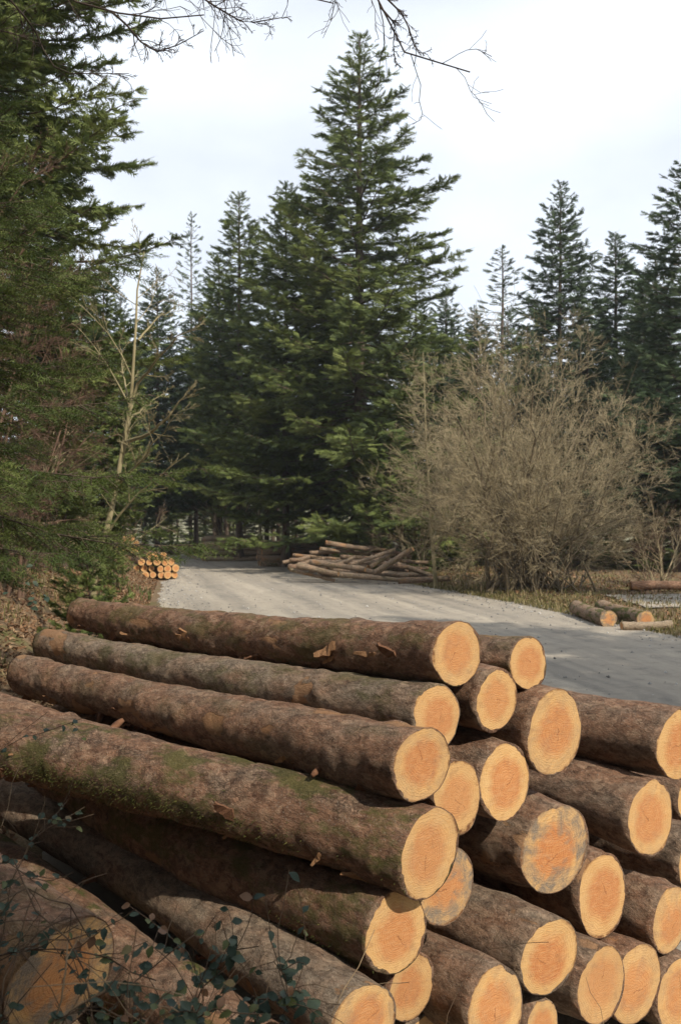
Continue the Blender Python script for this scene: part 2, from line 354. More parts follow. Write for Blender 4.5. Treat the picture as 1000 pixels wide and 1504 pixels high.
def scatter_tris(name, pos, normal_up, length, width, lean, mat, label, cat_kind='stuff', rng=R, flat=False, cat=None, curl=.3):
    n = len(pos); a = rng.uniform(0, 6.28, n)
    if flat:   # leaf: bent quad lying near the surface
        d = np.stack([np.cos(a), np.sin(a), rng.normal(0, lean, n)], -1); s = np.stack([-np.sin(a), np.cos(a), rng.normal(0, lean, n)], -1)
        L = length * rng.uniform(.6, 1.3, n)[:, None]; Wd = width * rng.uniform(.6, 1.3, n)[:, None]
        up = np.array([0, 0, 1.0]) * (L * rng.uniform(.05, curl, n)[:, None])
        V = np.stack([pos - d * L * .5 + up, pos - s * Wd * .5, pos + d * L * .5 + up, pos + s * Wd * .5], 1)
        F = np.arange(n * 4).reshape(n, 4); k = 4; F = np.concatenate([F[:, [0, 1, 3]], F[:, [1, 2, 3]]])
    else:      # blade: two bent segments
        d = np.stack([np.cos(a), np.sin(a), 0 * a], -1); s = np.stack([-np.sin(a), np.cos(a), 0 * a], -1)
        L = length * rng.uniform(.5, 1.3, n)[:, None]; Wd = width * rng.uniform(.7, 1.3, n)[:, None]; le = rng.uniform(.2, 1, n)[:, None] * lean
        mid = pos + d * L * le * .35 + np.array([0, 0, 1.0]) * L * .6 * (1 - .2 * le); tip = pos + d * L * le + np.array([0, 0, 1.0]) * L * (1 - .55 * le)
        V = np.stack([pos - s * Wd * .5, pos + s * Wd * .5, mid - s * Wd * .35, mid + s * Wd * .35, tip], 1); k = 5
        b = np.arange(n)[:, None] * 5; F = np.concatenate([b + [0, 1, 3], b + [0, 3, 2], b + [2, 3, 4]])
    tint = np.repeat(rng.random(n), k)
    me = mesh(name, V.reshape(-1, 3), [F], mat, False, {'tint': ('FLOAT', tint)})
    return tag(put(name, me), label, cat, None, cat_kind)

STRAW = mat_tint('dry_grass', (.07, .085, .02), (.20, .165, .07), (.36, .29, .16), .8, .2)
LEAFL = mat_tint('leaf_litter', (.10, .05, .026), (.22, .12, .06), (.36, .25, .15), .8, .1)
GREEN = mat_tint('green_grass', (.035, .06, .012), (.07, .10, .025), (.14, .15, .05), .7, .25)
STONE = mat_tint('gravel_stone', (.12, .115, .11), (.30, .29, .27), (.5, .48, .45), .9)
# right verge: straw between the road and the bush
n = 27000; y = R.uniform(10, 62, n); x = edgeR(y) - .35 + np.abs(R.normal(0, 1, n)) * np.where(R.random(n) < .5, 1.2, 6)
k = (wob(x, y, 1.2) > -.9) ; x, y = x[k], y[k]
scatter_tris('verge_grass', np.stack([x, y, gz(x, y) - .02], -1), None, .20, .024, 1.0, STRAW, 'dry straw and short grass on the verge below the bare bush', cat='grass')
n = 9000; y = R.uniform(18, 62, n); x = edgeR(y) + .5 + np.abs(R.normal(0, 6, n))
scatter_tris('fallen_leaves', np.stack([x, y, gz(x, y)], -1), None, .14, .09, .35, LEAFL, 'brown fallen leaves on the ground under the bare bush', flat=True, cat='leaves')
# left bank: leaves and grass
n = 26000; y = 8 + 38 * R.random(n) ** 1.4; x = edgeL(y) - np.abs(R.normal(0, 3.0, n))
scatter_tris('leaf_litter', np.stack([x, y, gz(x, y)], -1), None, .10, .055, .35, LEAFL, 'brown fallen leaves covering the bank left of the road', flat=True, cat='leaves')
n = 24000; y = 8 + 36 * R.random(n) ** 1.3; x = edgeL(y) + .45 - np.abs(R.normal(0, 1.6, n))
k = wob(x, y, 1.0) > .5; x, y = x[k], y[k]
scatter_tris('bank_grass', np.stack([x, y, gz(x, y) - .02], -1), None, .17, .016, 1.0, STRAW, 'thin dry grass on the bank foot left of the road', cat='grass')
n = 1500; y = 8 + 30 * R.random(n); x = edgeL(y) - np.abs(R.normal(0, 2.0, n)); k = wob(x, y, .8) > .55; x, y = x[k], y[k]
scatter_tris('green_undergrowth', np.stack([x, y, gz(x, y) - .02], -1), None, .3, .03, .9, GREEN, 'green tufts growing among the leaves on the left bank', cat='undergrowth')
# loose stones
n = 4500; y = 8 + 45 * R.random(n) ** 1.5; side = R.random(n)
x = np.where(side < .4, edgeR(y) - np.abs(R.normal(0, .8, n)), np.where(side < .7, edgeL(y) + np.abs(R.normal(0, .7, n)) + .2, edgeL(y) + R.random(n) * (edgeR(y) - edgeL(y))))
sz = .012 + .03 * R.random(n) ** 3; octv = np.array([[1, 0, 0], [0, 1, 0], [-1, 0, 0], [0, -1, 0], [0, 0, .8], [0, 0, -.6]])
V = np.stack([x, y, gz(x, y) + .012 + sz * .3], -1)[:, None] + octv[None] * sz[:, None, None] * R.uniform(.6, 1.4, (n, 6, 1))
of = np.array([[0, 1, 4], [1, 2, 4], [2, 3, 4], [3, 0, 4], [1, 0, 5], [2, 1, 5], [3, 2, 5], [0, 3, 5]])
F = (np.arange(n)[:, None, None] * 6 + of).reshape(-1, 3)
tag(put('loose_gravel', mesh('loose_gravel', V.reshape(-1, 3), [F], STONE, False, {'tint': ('FLOAT', np.repeat(R.random(n), 6))})), 'loose pale stones strewn along the gravel road edges', 'gravel', None, 'stuff')

# ------------------------------------------------------------------ trees
def spray_template(kind):
    tri = []
    def leaf(o, d, L, w, z0=0, z1=0):
        d = np.array(d, float) / np.hypot(*d); s = np.array([-d[1], d[0]])
        a = np.array(o) - s * w / 2; b = np.array(o) + s * w / 2; t = np.array(o) + d * L
        tri.append([[*a, z0], [*b, z0], [*t, z1]])
    if kind == 'spray':
        leaf((0, 0), (1, 0), 1.0, .17, 0, .04)
        for x, L in ((.04, .46), (.28, .46), (.54, .36)):
            leaf((x, 0), (.75, .66), L, .15, 0, -.12); leaf((x + .1, 0), (.75, -.66), L * .95, .15, 0, .06)
    else:      # needle twig
        rng = np.random.default_rng(3); leaf((0, 0), (1, 0), 1.0, .035)
        for i in range(15):
            x = .02 + .95 * i / 14; a = i * 2.4; c, s = math.cos(a), math.sin(a); L = .34 * (1 - .25 * x)
            p = np.array([x, 0, 0]); t = p + np.array([.62, .9 * c, .55 * s + .12]) * L
            q = np.array([.036, 0, 0]); tri.append([p - q, p + q, t])
    return np.array(tri).reshape(-1, 3)
SPRAY = spray_template('spray'); NEEDLE = spray_template('needle')

def conifer(seed, H, Rm, clear, nb, p=.85, tw_sp=.30, sp_sp=.20, sp_len=.34, tmpl=SPRAY, tr=.24, fol=FIR, gaps=.12, low=(-.22, .10), dead=18, sprmax=40000, topthin=1.0, twl=.42, wtip=True, twd=-.06, lr=1.0):
    g = np.random.default_rng(seed)
    zz = np.linspace(-.6, H, 26); wb = np.cumsum(g.normal(0, .012, (26, 2)), 0)
    rad = tr * (1 - np.clip(zz, 0, H) / H) ** .8 + .012; rad[:3] *= np.array([1.6, 1.35, 1.12])
    tv, tf = tubes(np.concatenate([wb, zz[:, None]], 1)[None], rad[None], 9)
    trunk = mesh('trunk', tv, [tf], TRUNK)
    u = (np.arange(nb) + g.random(nb)) / nb; h = clear + (H - clear - .25) * u ** .92
    x = (h - clear) / (H - clear); ph = np.arange(nb) * 2.39996 + g.normal(0, .35, nb)
    L = Rm * (1 - x) ** p * np.minimum(1, .62 + x * 3.0) * g.uniform(.68, 1.12, nb) + .12
    L *= np.where(g.random(nb) < gaps, .5, 1) * (1 + .12 * np.sin(ph * 2 + seed))
    e0 = np.interp(x, [0, .35, .75, 1], [low[0], .02, .35, .95]) + g.normal(0, .07, nb); e1 = np.interp(x, [0, .5, 1], [low[1], .10, -.12])
    a = np.stack([np.cos(ph), np.sin(ph), 0 * ph], -1); pe = np.stack([-np.sin(ph), np.cos(ph), 0 * ph], -1)
    s = np.linspace(0, 1, 6); dr = -.16 * np.sin(s * math.pi)
    C = a[:, None] * (L[:, None] * s)[..., None]; C[..., 2] = h[:, None] + L[:, None] * (e0[:, None] * s + e1[:, None] * s * s) + (L[:, None] * dr * np.clip(1 - x, 0, 1)[:, None]) * .6
    C[..., :2] += np.stack([np.interp(h, zz, wb[:, 0]), np.interp(h, zz, wb[:, 1])], -1)[:, None]
    bv, bf = tubes(C, (.012 + .008 * L)[:, None] * lr * np.linspace(1, .2, 6), 3)
    # twigs
    ntw = np.maximum(4, (L / tw_sp * 2)).astype(int); bi = np.repeat(np.arange(nb), ntw); n = len(bi)
    st = .14 + .86 * g.random(n) ** .85; f = st * 5; k = np.minimum(f.astype(int), 4); w = (f - k)[:, None]
    p0 = C[bi, k] * (1 - w) + C[bi, k + 1] * w; t0 = nrm(C[bi, k + 1] - C[bi, k])
    be = g.normal(.85, .25, n); sd = np.where(g.random(n) < .5, -1, 1)
    d = t0 * np.cos(be)[:, None] + pe[bi] * (np.sin(be) * sd)[:, None]; d[:, 2] += g.normal(twd, .16, n); d = nrm(d)
    lt = np.minimum((.10 + twl * L[bi] * (1 - st) ** .75) * g.uniform(.5, 1.1, n), 1.3 * sp_len / .34)
    T = p0[:, None] + d[:, None] * (lt[:, None] * np.linspace(0, 1, 2))[..., None]; T[:, 1, 2] -= lt * .05
    wv, wf = tubes(T, np.full((n, 2), .006) * np.array([1, .4]), 3)
    ns = (lt / sp_sp).astype(int) + 1; ti = np.repeat(np.arange(n), ns); q = len(ti)
    first = np.concatenate([[0], np.cumsum(ns)[:-1]]); kk = np.arange(q) - first[ti]
    ss = (kk + g.random(q) * .7) / ns[ti]
    pos = p0[ti] + d[ti] * (lt[ti] * ss)[:, None]
    sd2 = np.where(g.random(q) < .5, -1, 1) * g.uniform(.1, .9, q)
    lat = nrm(np.cross(np.array([0, 0, 1.0]), d[ti])); ds = d[ti] * np.cos(sd2)[:, None] + lat * np.sin(sd2)[:, None]; ds[:, 2] += g.normal(-.02, .2, q)
    # leading spray of each branch
    if wtip:
        pos = np.concatenate([pos, C[:, 5], C[:, 4], (C[:, 4] + C[:, 5]) / 2]); ds = np.concatenate([ds, t0[np.cumsum(ntw) - 1], t0[np.cumsum(ntw) - 1], t0[np.cumsum(ntw) - 1]])
        bidx = np.concatenate([bi[ti], np.arange(nb), np.arange(nb), np.arange(nb)])
    else: bidx = bi[ti]
    # leader
    zl = np.linspace(H - 1.2, H - .05, 16); al = np.arange(16) * 2.4
    pos = np.concatenate([pos, np.stack([0 * zl, 0 * zl, zl], -1)]); ds = np.concatenate([ds, np.stack([np.cos(al) * .7, np.sin(al) * .7, 0 * al + .8], -1)]); bidx = np.concatenate([bidx, np.full(16, nb - 1)])
    if len(pos) > sprmax:
        kp = g.permutation(len(pos))[:sprmax]; pos, ds, bidx = pos[kp], ds[kp], bidx[kp]
    q = len(pos); ds = nrm(ds); out = pos * np.array([1, 1, 0]); out = nrm(out); up = np.array([0, 0, .62]) + out * .45 + g.normal(0, .45, (q, 3)); yy = nrm(np.cross(up, ds)); zz2 = np.cross(ds, yy)
    sc = sp_len * g.uniform(.7, 1.25, q) * (1 - .35 * (x[bidx] > .9) * topthin)
    B = np.stack([ds, yy, zz2], 1) * sc[:, None, None]
    V = pos[:, None] + np.einsum('vk,qkj->qvj', tmpl, B); nv = len(tmpl)
    tint = np.clip(g.normal(.42, .16, q) + g.normal(0, .13, nb)[bidx], 0, 1)
    crown = mesh('crown', V.reshape(-1, 3), [np.arange(q * nv).reshape(-1, 3)], fol, False, {'tint': ('FLOAT', np.repeat(tint, nv))})
    parts = [(bv, bf), (wv, wf)]
    if dead:
        zd = g.uniform(clear * .25, clear, dead); ad = g.uniform(0, 6.28, dead); Ld = g.uniform(.4, 1.6, dead)
        D = np.stack([np.cos(ad), np.sin(ad), 0 * ad], -1)[:, None] * (Ld[:, None] * np.linspace(0, 1, 5))[..., None]; D[..., 2] = zd[:, None] - .18 * Ld[:, None] * np.linspace(0, 1, 5) ** 2 + g.normal(0, .03, (dead, 5))
        rd = np.full((dead, 1), .018) * np.linspace(1, .3, 5); parts.append(tubes(D, rd, 3))
        D2, r2 = grow(D, rd, 6, (.3, 1), .5, .7, -.2, 3, .6, g); parts.append(tubes(D2, r2, 3))
    lv, lf = join(parts)
    return trunk, mesh('limbs', lv, lf, TRUNK), crown

def place_tree(protos, px, Yd, top=None, X=None, label='', rot=0.0, H=1.0, wid=1.0, name='conifer_tree', group='conifers around the clearing'):
    tr, li, cr = protos[0]; h0 = protos[1]
    x = (px - 500) / FPX * Yd if X is None else X
    z = float(gz(x, Yd))
    s = ((CH - (top - HY) / FPX * Yd) - z) / h0 if top is not None else H
    t = thing(name, label, 'tree', (x, Yd, z), (0, 0, rot), group, (s * wid, s * wid, s))
    tk = put('trunk', tr, t); put('limbs', li, tk)['kind'] = 'stuff'; put('crown', cr, t)['kind'] = 'stuff'
    return t

HERO = (conifer(11, 25, 8.3, 2.2, 250, .88, .23, .15, .36, tr=.30, sprmax=46000, gaps=.22, low=(-.30, .14)), 25.)
FIR2 = (conifer(12, 22, 5.2, 4.0, 250, .80, .27, .18, .40, tr=.22, sprmax=25000), 22.)
SPR1 = (conifer(13, 20, 4.2, 4.6, 240, .9, .27, .18, .38, fol=SPRUCE, tr=.19, sprmax=18000, low=(-.35, .15), dead=40), 20.)
SPR2 = (conifer(14, 20, 4.8, 3.6, 240, .82, .27, .18, .38, fol=SPRUCE, tr=.21, sprmax=22000, low=(-.30, .12), dead=30), 20.)
THIN = (conifer(15, 18, 2.3, 4.0, 130, .8, .34, .34, .30, fol=SPRUCE, tr=.12, sprmax=6500, low=(-.3, .1)), 18.)
place_tree(HERO, 526, 48, 48, label='tall dense green fir towering over the middle of the clearing', rot=.4, wid=1.17)
place_tree(FIR2, 420, 51, 268, label='broad green fir close against the left side of the tallest fir', rot=2.0)
place_tree(FIR2, 352, 58, 283, label='pointed fir left of the tall fir, above the far road bend', rot=4.2)
place_tree(SPR2, 322, 64, 372, label='shorter dark spruce left of the pointed fir above the road bend', rot=1.0)
place_tree(THIN, 281, 84, 312, label='sparse pale thin spruce against the sky at the valley gap', rot=.3, wid=.8)
place_tree(SPR2, 232, 66, 395, label='dark spruce whose trunk stands left of the far road bend', rot=2.4)
place_tree(SPR1, 287, 72, 452, label='dark spruce with bare lower trunk right behind the road bend', rot=.9)
place_tree(SPR1, 392, 63, 430, label='dark spruce with dead lower twigs behind the far log stack', rot=5.2)
place_tree(SPR2, 476, 56, 330, label='spruce with dark trunk behind the mossy log stack', rot=3.1)
place_tree(SPR2, 610, 58, 415, label='dark spruce just right of the tall fir, behind the bush', rot=.7)
place_tree(THIN, 738, 76, 362, label='small feathery spruce alone above the bare bush', rot=2.7, wid=1.5)
place_tree(SPR2, 700, 60, 462, label='low dark spruce behind the left shoulder of the bare bush', rot=3.7)
place_tree(SPR2, 822, 56, 268, label='neat pointed dark spruce behind the bare bush', rot=4.5, wid=1.0)
place_tree(SPR1, 905, 58, 340, label='slim dark spruce between two taller spruces at right', rot=1.6, wid=1.25)
place_tree(SPR2, 962, 55, 372, label='dark spruce close left of the large spruce at the right edge', rot=3.9, wid=1.1)
place_tree(SPR2, 655, 64, 420, label='dark spruce in the gap right of the tallest fir', rot=1.9)
place_tree(SPR2, 1003, 44, 236, label='large dark spruce cut by the right picture edge', rot=.2, wid=1.15)
place_tree(SPR2, 945, 50, 430, label='low dark spruce filling the gap behind the right of the bush', rot=2.9)
place_tree(SPR2, 862, 49, 470, label='short dark spruce directly behind the crown of the bush', rot=5.9)
place_tree(SPR1, 775, 52, 476, label='short dark spruce hidden behind the middle of the bush', rot=3.3)
# the wood behind closes the gaps between the nearer trees
gf = np.random.default_rng(77)
for k, px in enumerate((205, 255, 305, 345, 395, 445, 505, 560, 610, 655, 705, 755, 800, 850, 890, 930, 975, 1015)):
    place_tree(SPR1 if k % 3 else SPR2, px + gf.uniform(-12, 12), gf.uniform(76, 98), gf.uniform(445, 500) + 25 * (px < 330), label='far dark conifer closing the gaps behind the nearer trees', rot=gf.uniform(0, 6), group='far conifers massed behind the clearing')
YF_ = conifer(17, 5.5, 2.3, .2, 90, .6, .24, .16, .30, tr=.06, sprmax=8000, dead=0)
SMALLF = (conifer(16, 5.5, 2.2, .3, 100, .7, .2, .14, .30, tr=.06, sprmax=12000, dead=0), 5.5)
for px_, d_, t_, lb_ in ((152, 30, 392, 'olive green fir on the bank behind the pale leafless tree'), (95, 27, 420, 'olive green fir on the bank under the tall left fir'), (130, 52, 400, 'dark spruce on the bank just right of the tall left fir'), (65, 44, 380, 'dark spruce on the bank behind the twiggy trees'), (178, 60, 430, 'dark spruce on the bank beyond the pale leafless tree')):
    place_tree(FIR2 if d_ < 40 else SPR2, px_, d_, t_, label=lb_, rot=px_, wid=.9 if d_ < 40 else 1.)
place_tree(SMALLF, 572, 43, 622, label='small bright green fir behind the heap of loose logs', rot=1.1, wid=1.0, group=None)
place_tree(SMALLF, 132, 13.6, 778, label='little green conifer shrub hiding the foot of the pale leafless tree', rot=.6, wid=.75, group=None)
place_tree(SMALLF, 168, 30, 738, label='little green conifer shrub on the bank left of the sawn stack', rot=2.1, wid=.55, group=None)
for px_, d_, t_, w_, lb_ in ((532, 46, 668, 1., 'low green fir left of the bright small fir, behind the heap'), (612, 47, 640, 1., 'low green fir right of the bright small fir'), (690, 50, 640, 1.2, 'young fir in the dark behind the left of the bush'),
        (775, 52, 640, 1.2, 'young fir in the dark behind the bush stems'), (850, 50, 650, 1.2, 'young fir in the dark behind the right of the bush'), (930, 47, 640, 1.3, 'young fir in the dark beyond the side track'), (990, 46, 650, 1.3, 'young fir in the dark at the right picture edge'),
        (212, 72, 690, 1.2, 'young fir filling the gap left of the road bend'), (262, 84, 700, 1.2, 'young fir in the gap beyond the road bend'), (335, 80, 712, 1.3, 'young fir between trunks behind the far stack'), (430, 82, 715, 1.3, 'young fir between trunks behind the mossy stack')):
    place_tree((YF_, 5.5), px_, d_, t_, label=lb_, rot=px_ * .7, wid=w_, group='young firs under the tall conifers')
# tall fir on the bank at the left picture edge
LEFT = (conifer(21, 24, 3.6, 3.0, 420, .5, .16, .11, .23, tr=.26, sprmax=43000, gaps=.16, low=(-.25, .12), dead=50), 24.)
place_tree(LEFT, -12, 20, None, label='very tall fir on the left bank, its top above the picture', rot=.5, H=1.0, group=None)
# young fir whose drooping sprays hang in front of the bank
YNG = (conifer(22, 6.6, 3.1, 1.9, 125, .62, .12, .06, .17, tmpl=NEEDLE, tr=.07, fol=YOUNG, sprmax=16500, low=(-.22, -.06), dead=0, twl=.40, twd=-.34, lr=.4), 6.6)
place_tree(YNG, -110, 10.5, None, label='young fir with soft drooping sprays over the left bank', rot=1.2, H=.98, name='young_fir_tree', group=None)
# unseen trees shading the near corner and road, more added to block sky light
for k, (x, y, s_) in enumerate(((5.35, -6.0, .70), (13.5, 4, 1.0), (16, 6.8, 1.05), (21.5, 15.5, 1.1), (-9, 3, 1.), (-10.5, 9, 1.05), (-3.5, -8, 1.), (3, -14, 1.1), (-11, -5, 1.1), (-6.6, .3, .9), (-6.8, 4.2, .9), (-1.5, -5.5, .9), (-6, -4, 1.), (1.5, -8, 1.), (18, -16, 1.1), (-10.5, 27, .95), (24, 20, 1.))):
    place_tree(SPR2 if k % 2 else SPR1, 0, y, None, X=x, label='unseen spruce around the clearing, added for its shade', rot=k * 1.7, H=s_, group='unseen spruces added for shade')

# ---- bare broadleaved trees
def stems(n, base_r, spread, L, Pn, g, up=.35, lean=(0, 0)):
    a = g.uniform(0, 6.28, n); t = g.uniform(.05, spread, n); C = np.empty((n, Pn, 3))
    C[:, 0] = np.stack([np.cos(a) * base_r * g.random(n), np.sin(a) * base_r * g.random(n), np.full(n, -.15)], -1)
    d = np.stack([np.cos(a) * np.sin(t) + lean[0], np.sin(a) * np.sin(t) + lean[1], np.cos(t)], -1); Ls = L * g.uniform(.75, 1.1, n)
    for j in range(1, Pn):
        d = nrm(d + g.normal(size=(n, 3)) * .10 + np.array([0, 0, up / Pn])); C[:, j] = C[:, j - 1] + d * (Ls / (Pn - 1))[:, None]
    return C
def bare_tree(seed, stem, rad, levels, mats, k0=7, rmin=.003, keep=None):
    """levels: list of (m, srange, lenratio, angle, up, P, rr)"""
    g = np.random.default_rng(seed); C, rr = stem, rad; main = [tubes(C, rr, k0)]; allC, allR = C, rr; twigs = []
    for i, (m_, sr, lr, an, up, Pn, q) in enumerate(levels):
        C, rr = grow(C, rr, m_, sr, lr, an, up, Pn, q, g)
        rr = np.maximum(rr, rmin)
        if keep is not None and i: kp = keep(C); C, rr = C[kp], rr[kp]
        (main if i == 0 else twigs).append(tubes(C, rr, 5 if i == 0 else 3))
    v, f = join(main); tv, tf = join(twigs) if twigs else (None, None)
    return mesh('limbs', v, f, mats[0]), (mesh('twigs', tv, tf, mats[1]) if twigs else None)
def place_bare(name, label, me, loc, rot=0, scale=1.0, cat='tree', group=None):
    t = thing(name, label, cat, loc, (0, 0, rot), group, scale); put('limbs', me[0], t)
    if me[1]: put('twigs', me[1], t)['kind'] = 'stuff'
    return t
g = np.random.default_rng(5)
ns_ = 108; dv = g.normal(size=(ns_ * 3, 3)); dv[:, 2] = dv[:, 2] * .9 - .12; dv = nrm(dv); dv = dv[dv[:, 2] > -.62][:ns_]; ns_ = len(dv)
ER = np.array([5.0, 4.8, 5.0]); EC = np.array([0, 0, 4.1]); dome = lambda p: (((p - EC) / ER) ** 2).sum(-1)
ep = dv * ER * g.uniform(.66, .97, (ns_, 1)) + EC; ep[:, 2] = np.maximum(ep[:, 2], .7); b0 = np.concatenate([g.normal(0, .75, (ns_, 2)), np.full((ns_, 1), -.1)], 1)
cp = np.stack([ep[:, 0] * .38, ep[:, 1] * .38, .25 + ep[:, 2] * g.uniform(.35, .62, ns_)], -1); tt = np.linspace(0, 1, 9)[None, :, None]
S = (1 - tt) ** 2 * b0[:, None] + 2 * tt * (1 - tt) * cp[:, None] + tt ** 2 * ep[:, None]; S[:, 1:-1] += g.normal(0, .13, (ns_, 7, 3))
rs = (g.uniform(.014, .032, ns_) + .05 * (g.random(ns_) < .08))[:, None] * np.linspace(1, .22, 9)
WIL = bare_tree(31, S, rs, [(8, (.30, 1), .36, .75, .18, 5, .5), (7, (.1, 1), .55, .65, .15, 4, .6), (5, (.05, 1), .8, .55, .1, 3, .8)], (STEMB, TWIG), 4, .0034, lambda c: (dome(c[:, -1]) < g.uniform(.90, 1.04, len(c))) & (c[:, -1, 2] > .15))
bx, by = (775 - 500) / FPX * 34, 34.
place_bare('bare_willow_bush', 'big round leafless willow bush right of the road', WIL, (bx, by, float(gz(bx, by))), 0, (1.20, 1.1, 1.13), 'bush')
S = stems(7, .5, .9, 5.2, 8, g, .5); rs = g.uniform(.03, .06, 7)[:, None] * np.linspace(1, .25, 8)
WIL2 = bare_tree(32, S, rs, [(13, (.1, .98), .52, .65, .25, 5, .55), (10, (.1, 1), .45, .6, .1, 4, .6), (5, (.1, 1), .5, .5, .0, 3, .7)], (TWIG, BROWN), 5)
for px, Yd, sc, rt, lb in ((972, 34, .62, 2.2, 'small leafless bush at the right picture edge behind the mossy logs'),
                           (330, 62, .98, 1.2, 'grey leafless bush in front of the dark spruces behind the far stack'), (612, 41, .75, 4.0, 'thin leafless bush between the loose log heap and the round bush'),
                           (70, 30, .9, 3.0, 'leafless bush on the bank behind the young fir sprays'), (15, 24, .9, 5.0, 'leafless bush on the bank at the left picture edge'), (150, 38, .7, .4, 'leafless bush on the bank left of the conifer shrub')):
    x = (px - 500) / FPX * Yd; place_bare('bare_bush', lb, WIL2, (x, Yd, float(gz(x, Yd))), rt, sc, 'bush', 'leafless bushes by the road')
# thin pale sapling left of the willow
S = np.stack([np.interp(np.linspace(0, 1, 10), [0, .3, .6, 1], [.3, .1, -.05, -.15]), np.linspace(0, .2, 10), np.linspace(-.1, 8.6, 10)], -1)[None]
SAP = bare_tree(33, S, np.linspace(.075, .012, 10)[None], [(22, (.15, 1), .26, .8, .35, 5, .5), (8, (.15, 1), .45, .6, .2, 4, .6), (4, (.2, 1), .5, .5, .1, 3, .7)], (PALE, TWIG))
x = (628 - 500) / FPX * 36; place_bare('bare_sapling', 'thin pale leafless sapling rising at the left flank of the round bush', SAP, (x, 36, float(gz(x, 36))))
x = (383 - 500) / FPX * 54
S2 = S * np.array([.6, 1, .62]); ST = bare_tree(34, S2, np.linspace(.10, .02, 10)[None], [(9, (.45, 1), .3, .8, .3, 5, .5), (7, (.15, 1), .45, .6, .2, 4, .6)], (PALE, BROWN))
place_bare('bare_sapling', 'slim pale sapling trunk standing beside the far log stack', ST, (x, 54, float(gz(x, 54))), 1)
# slim pale trunks in the row behind the mossy stack
for px, Yd, rad, lb in ((462, 55, .24, 'thick pale straight trunk standing behind the mossy log stack'), (410, 66, .15, 'slim trunk behind the far stack, left of the thick pale trunk'), (437, 70, .13, 'slim leaning trunk in the gap left of the thick pale trunk'), (335, 72, .2, 'straight trunk behind the far stack left end'), (315, 76, .15, 'thin dark trunk near the road bend behind the far stack')):
    x = (px - 500) / FPX * Yd; S = np.stack([np.linspace(0, R.normal(0, .25), 9), np.zeros(9), np.linspace(-.2, 13, 9)], -1)[None]
    TT = bare_tree(int(px), S, np.linspace(rad, rad * .3, 9)[None], [(12, (.25, 1), .16, 1.2, .1, 5, .3), (5, (.2, 1), .5, .7, 0, 3, .6)], (PALE if px == 462 else TRUNK, BROWN), 8)
    place_bare('forest_tree', lb, TT, (x, Yd, float(gz(x, Yd))), 0)
# sunlit pale tree with sweeping limbs, on the bank at left
def poly(pts, Pn):
    pts = np.array(pts, float); s = np.concatenate([[0], np.cumsum(np.linalg.norm(np.diff(pts, axis=0), axis=1))]); u = np.linspace(0, s[-1], Pn)
    return np.stack([np.interp(u, s, pts[:, i]) for i in range(3)], -1)
D = 15.2; bp = P(118, 800, D); bp[2] = gz(bp[0], D); lp = lambda x, y, dd=0: P(x, y, D + dd) - bp
main = poly([(0, 0, -.2), lp(140, 840), lp(170, 720), lp(188, 625), lp(193, 560), lp(200, 500), lp(205, 430, .3), lp(212, 370, .4)], 12)
limbs = [main] + [poly(q, 12) for q in ([lp(190, 600), lp(205, 560), lp(232, 530, -.6), lp(258, 497, -1), lp(290, 478, -1.2)], [lp(183, 650), lp(215, 640, -.5), lp(245, 618, -.9), lp(262, 590, -1.1), lp(284, 566, -1.3)],
        [lp(175, 710), lp(196, 690, -.5), lp(222, 655, -1), lp(250, 622, -1.3), lp(262, 605, -1.4)], [lp(187, 627), lp(205, 605, .4), lp(222, 590, .7), lp(245, 575, 1)], [lp(203, 500), lp(222, 478, .4), lp(245, 462, .7), lp(262, 440, .8)], [lp(190, 590), lp(180, 550, .6), lp(176, 500, 1)])]
C = np.stack(limbs); C[:, 2:-1] += np.random.default_rng(6).normal(0, .018, C[:, 2:-1].shape); rr = np.array([.066, .028, .034, .026, .018, .020, .018])[:, None] * np.linspace(1, .14, 12)
PT = bare_tree(41, C, rr, [(9, (.25, 1), .30, .6, .1, 5, .45), (7, (.2, 1), .5, .55, .05, 4, .6), (4, (.2, 1), .5, .5, 0, 3, .7)], (PALE, PALE))
place_bare('bare_tree', 'sunlit pale leafless tree with sweeping limbs on the left bank', PT, tuple(bp))
# brown thicket at the left edge
S = stems(6, .6, .5, 7.0, 9, g, .3); rs = g.uniform(.03, .05, 6)[:, None] * np.linspace(1, .2, 9)
TH = bare_tree(42, S, rs, [(24, (.15, 1), .36, .95, -.05, 6, .5), (12, (.1, 1), .42, .6, -.05, 4, .55), (5, (.1, 1), .5, .5, 0, 3, .65)], (BROWN, BROWN))
for X_, Y_, sc, lb in ((-6.0, 14.5, 1.0, 'brown twiggy leafless tree at the left picture edge'), (-6.2, 18.0, .9, 'brown twiggy leafless tree behind the young fir sprays')):
    place_bare('bare_thicket_tree', lb, TH, (X_, Y_, float(gz(X_, Y_))), X_, sc, 'tree', 'leafless twiggy trees on the bank')
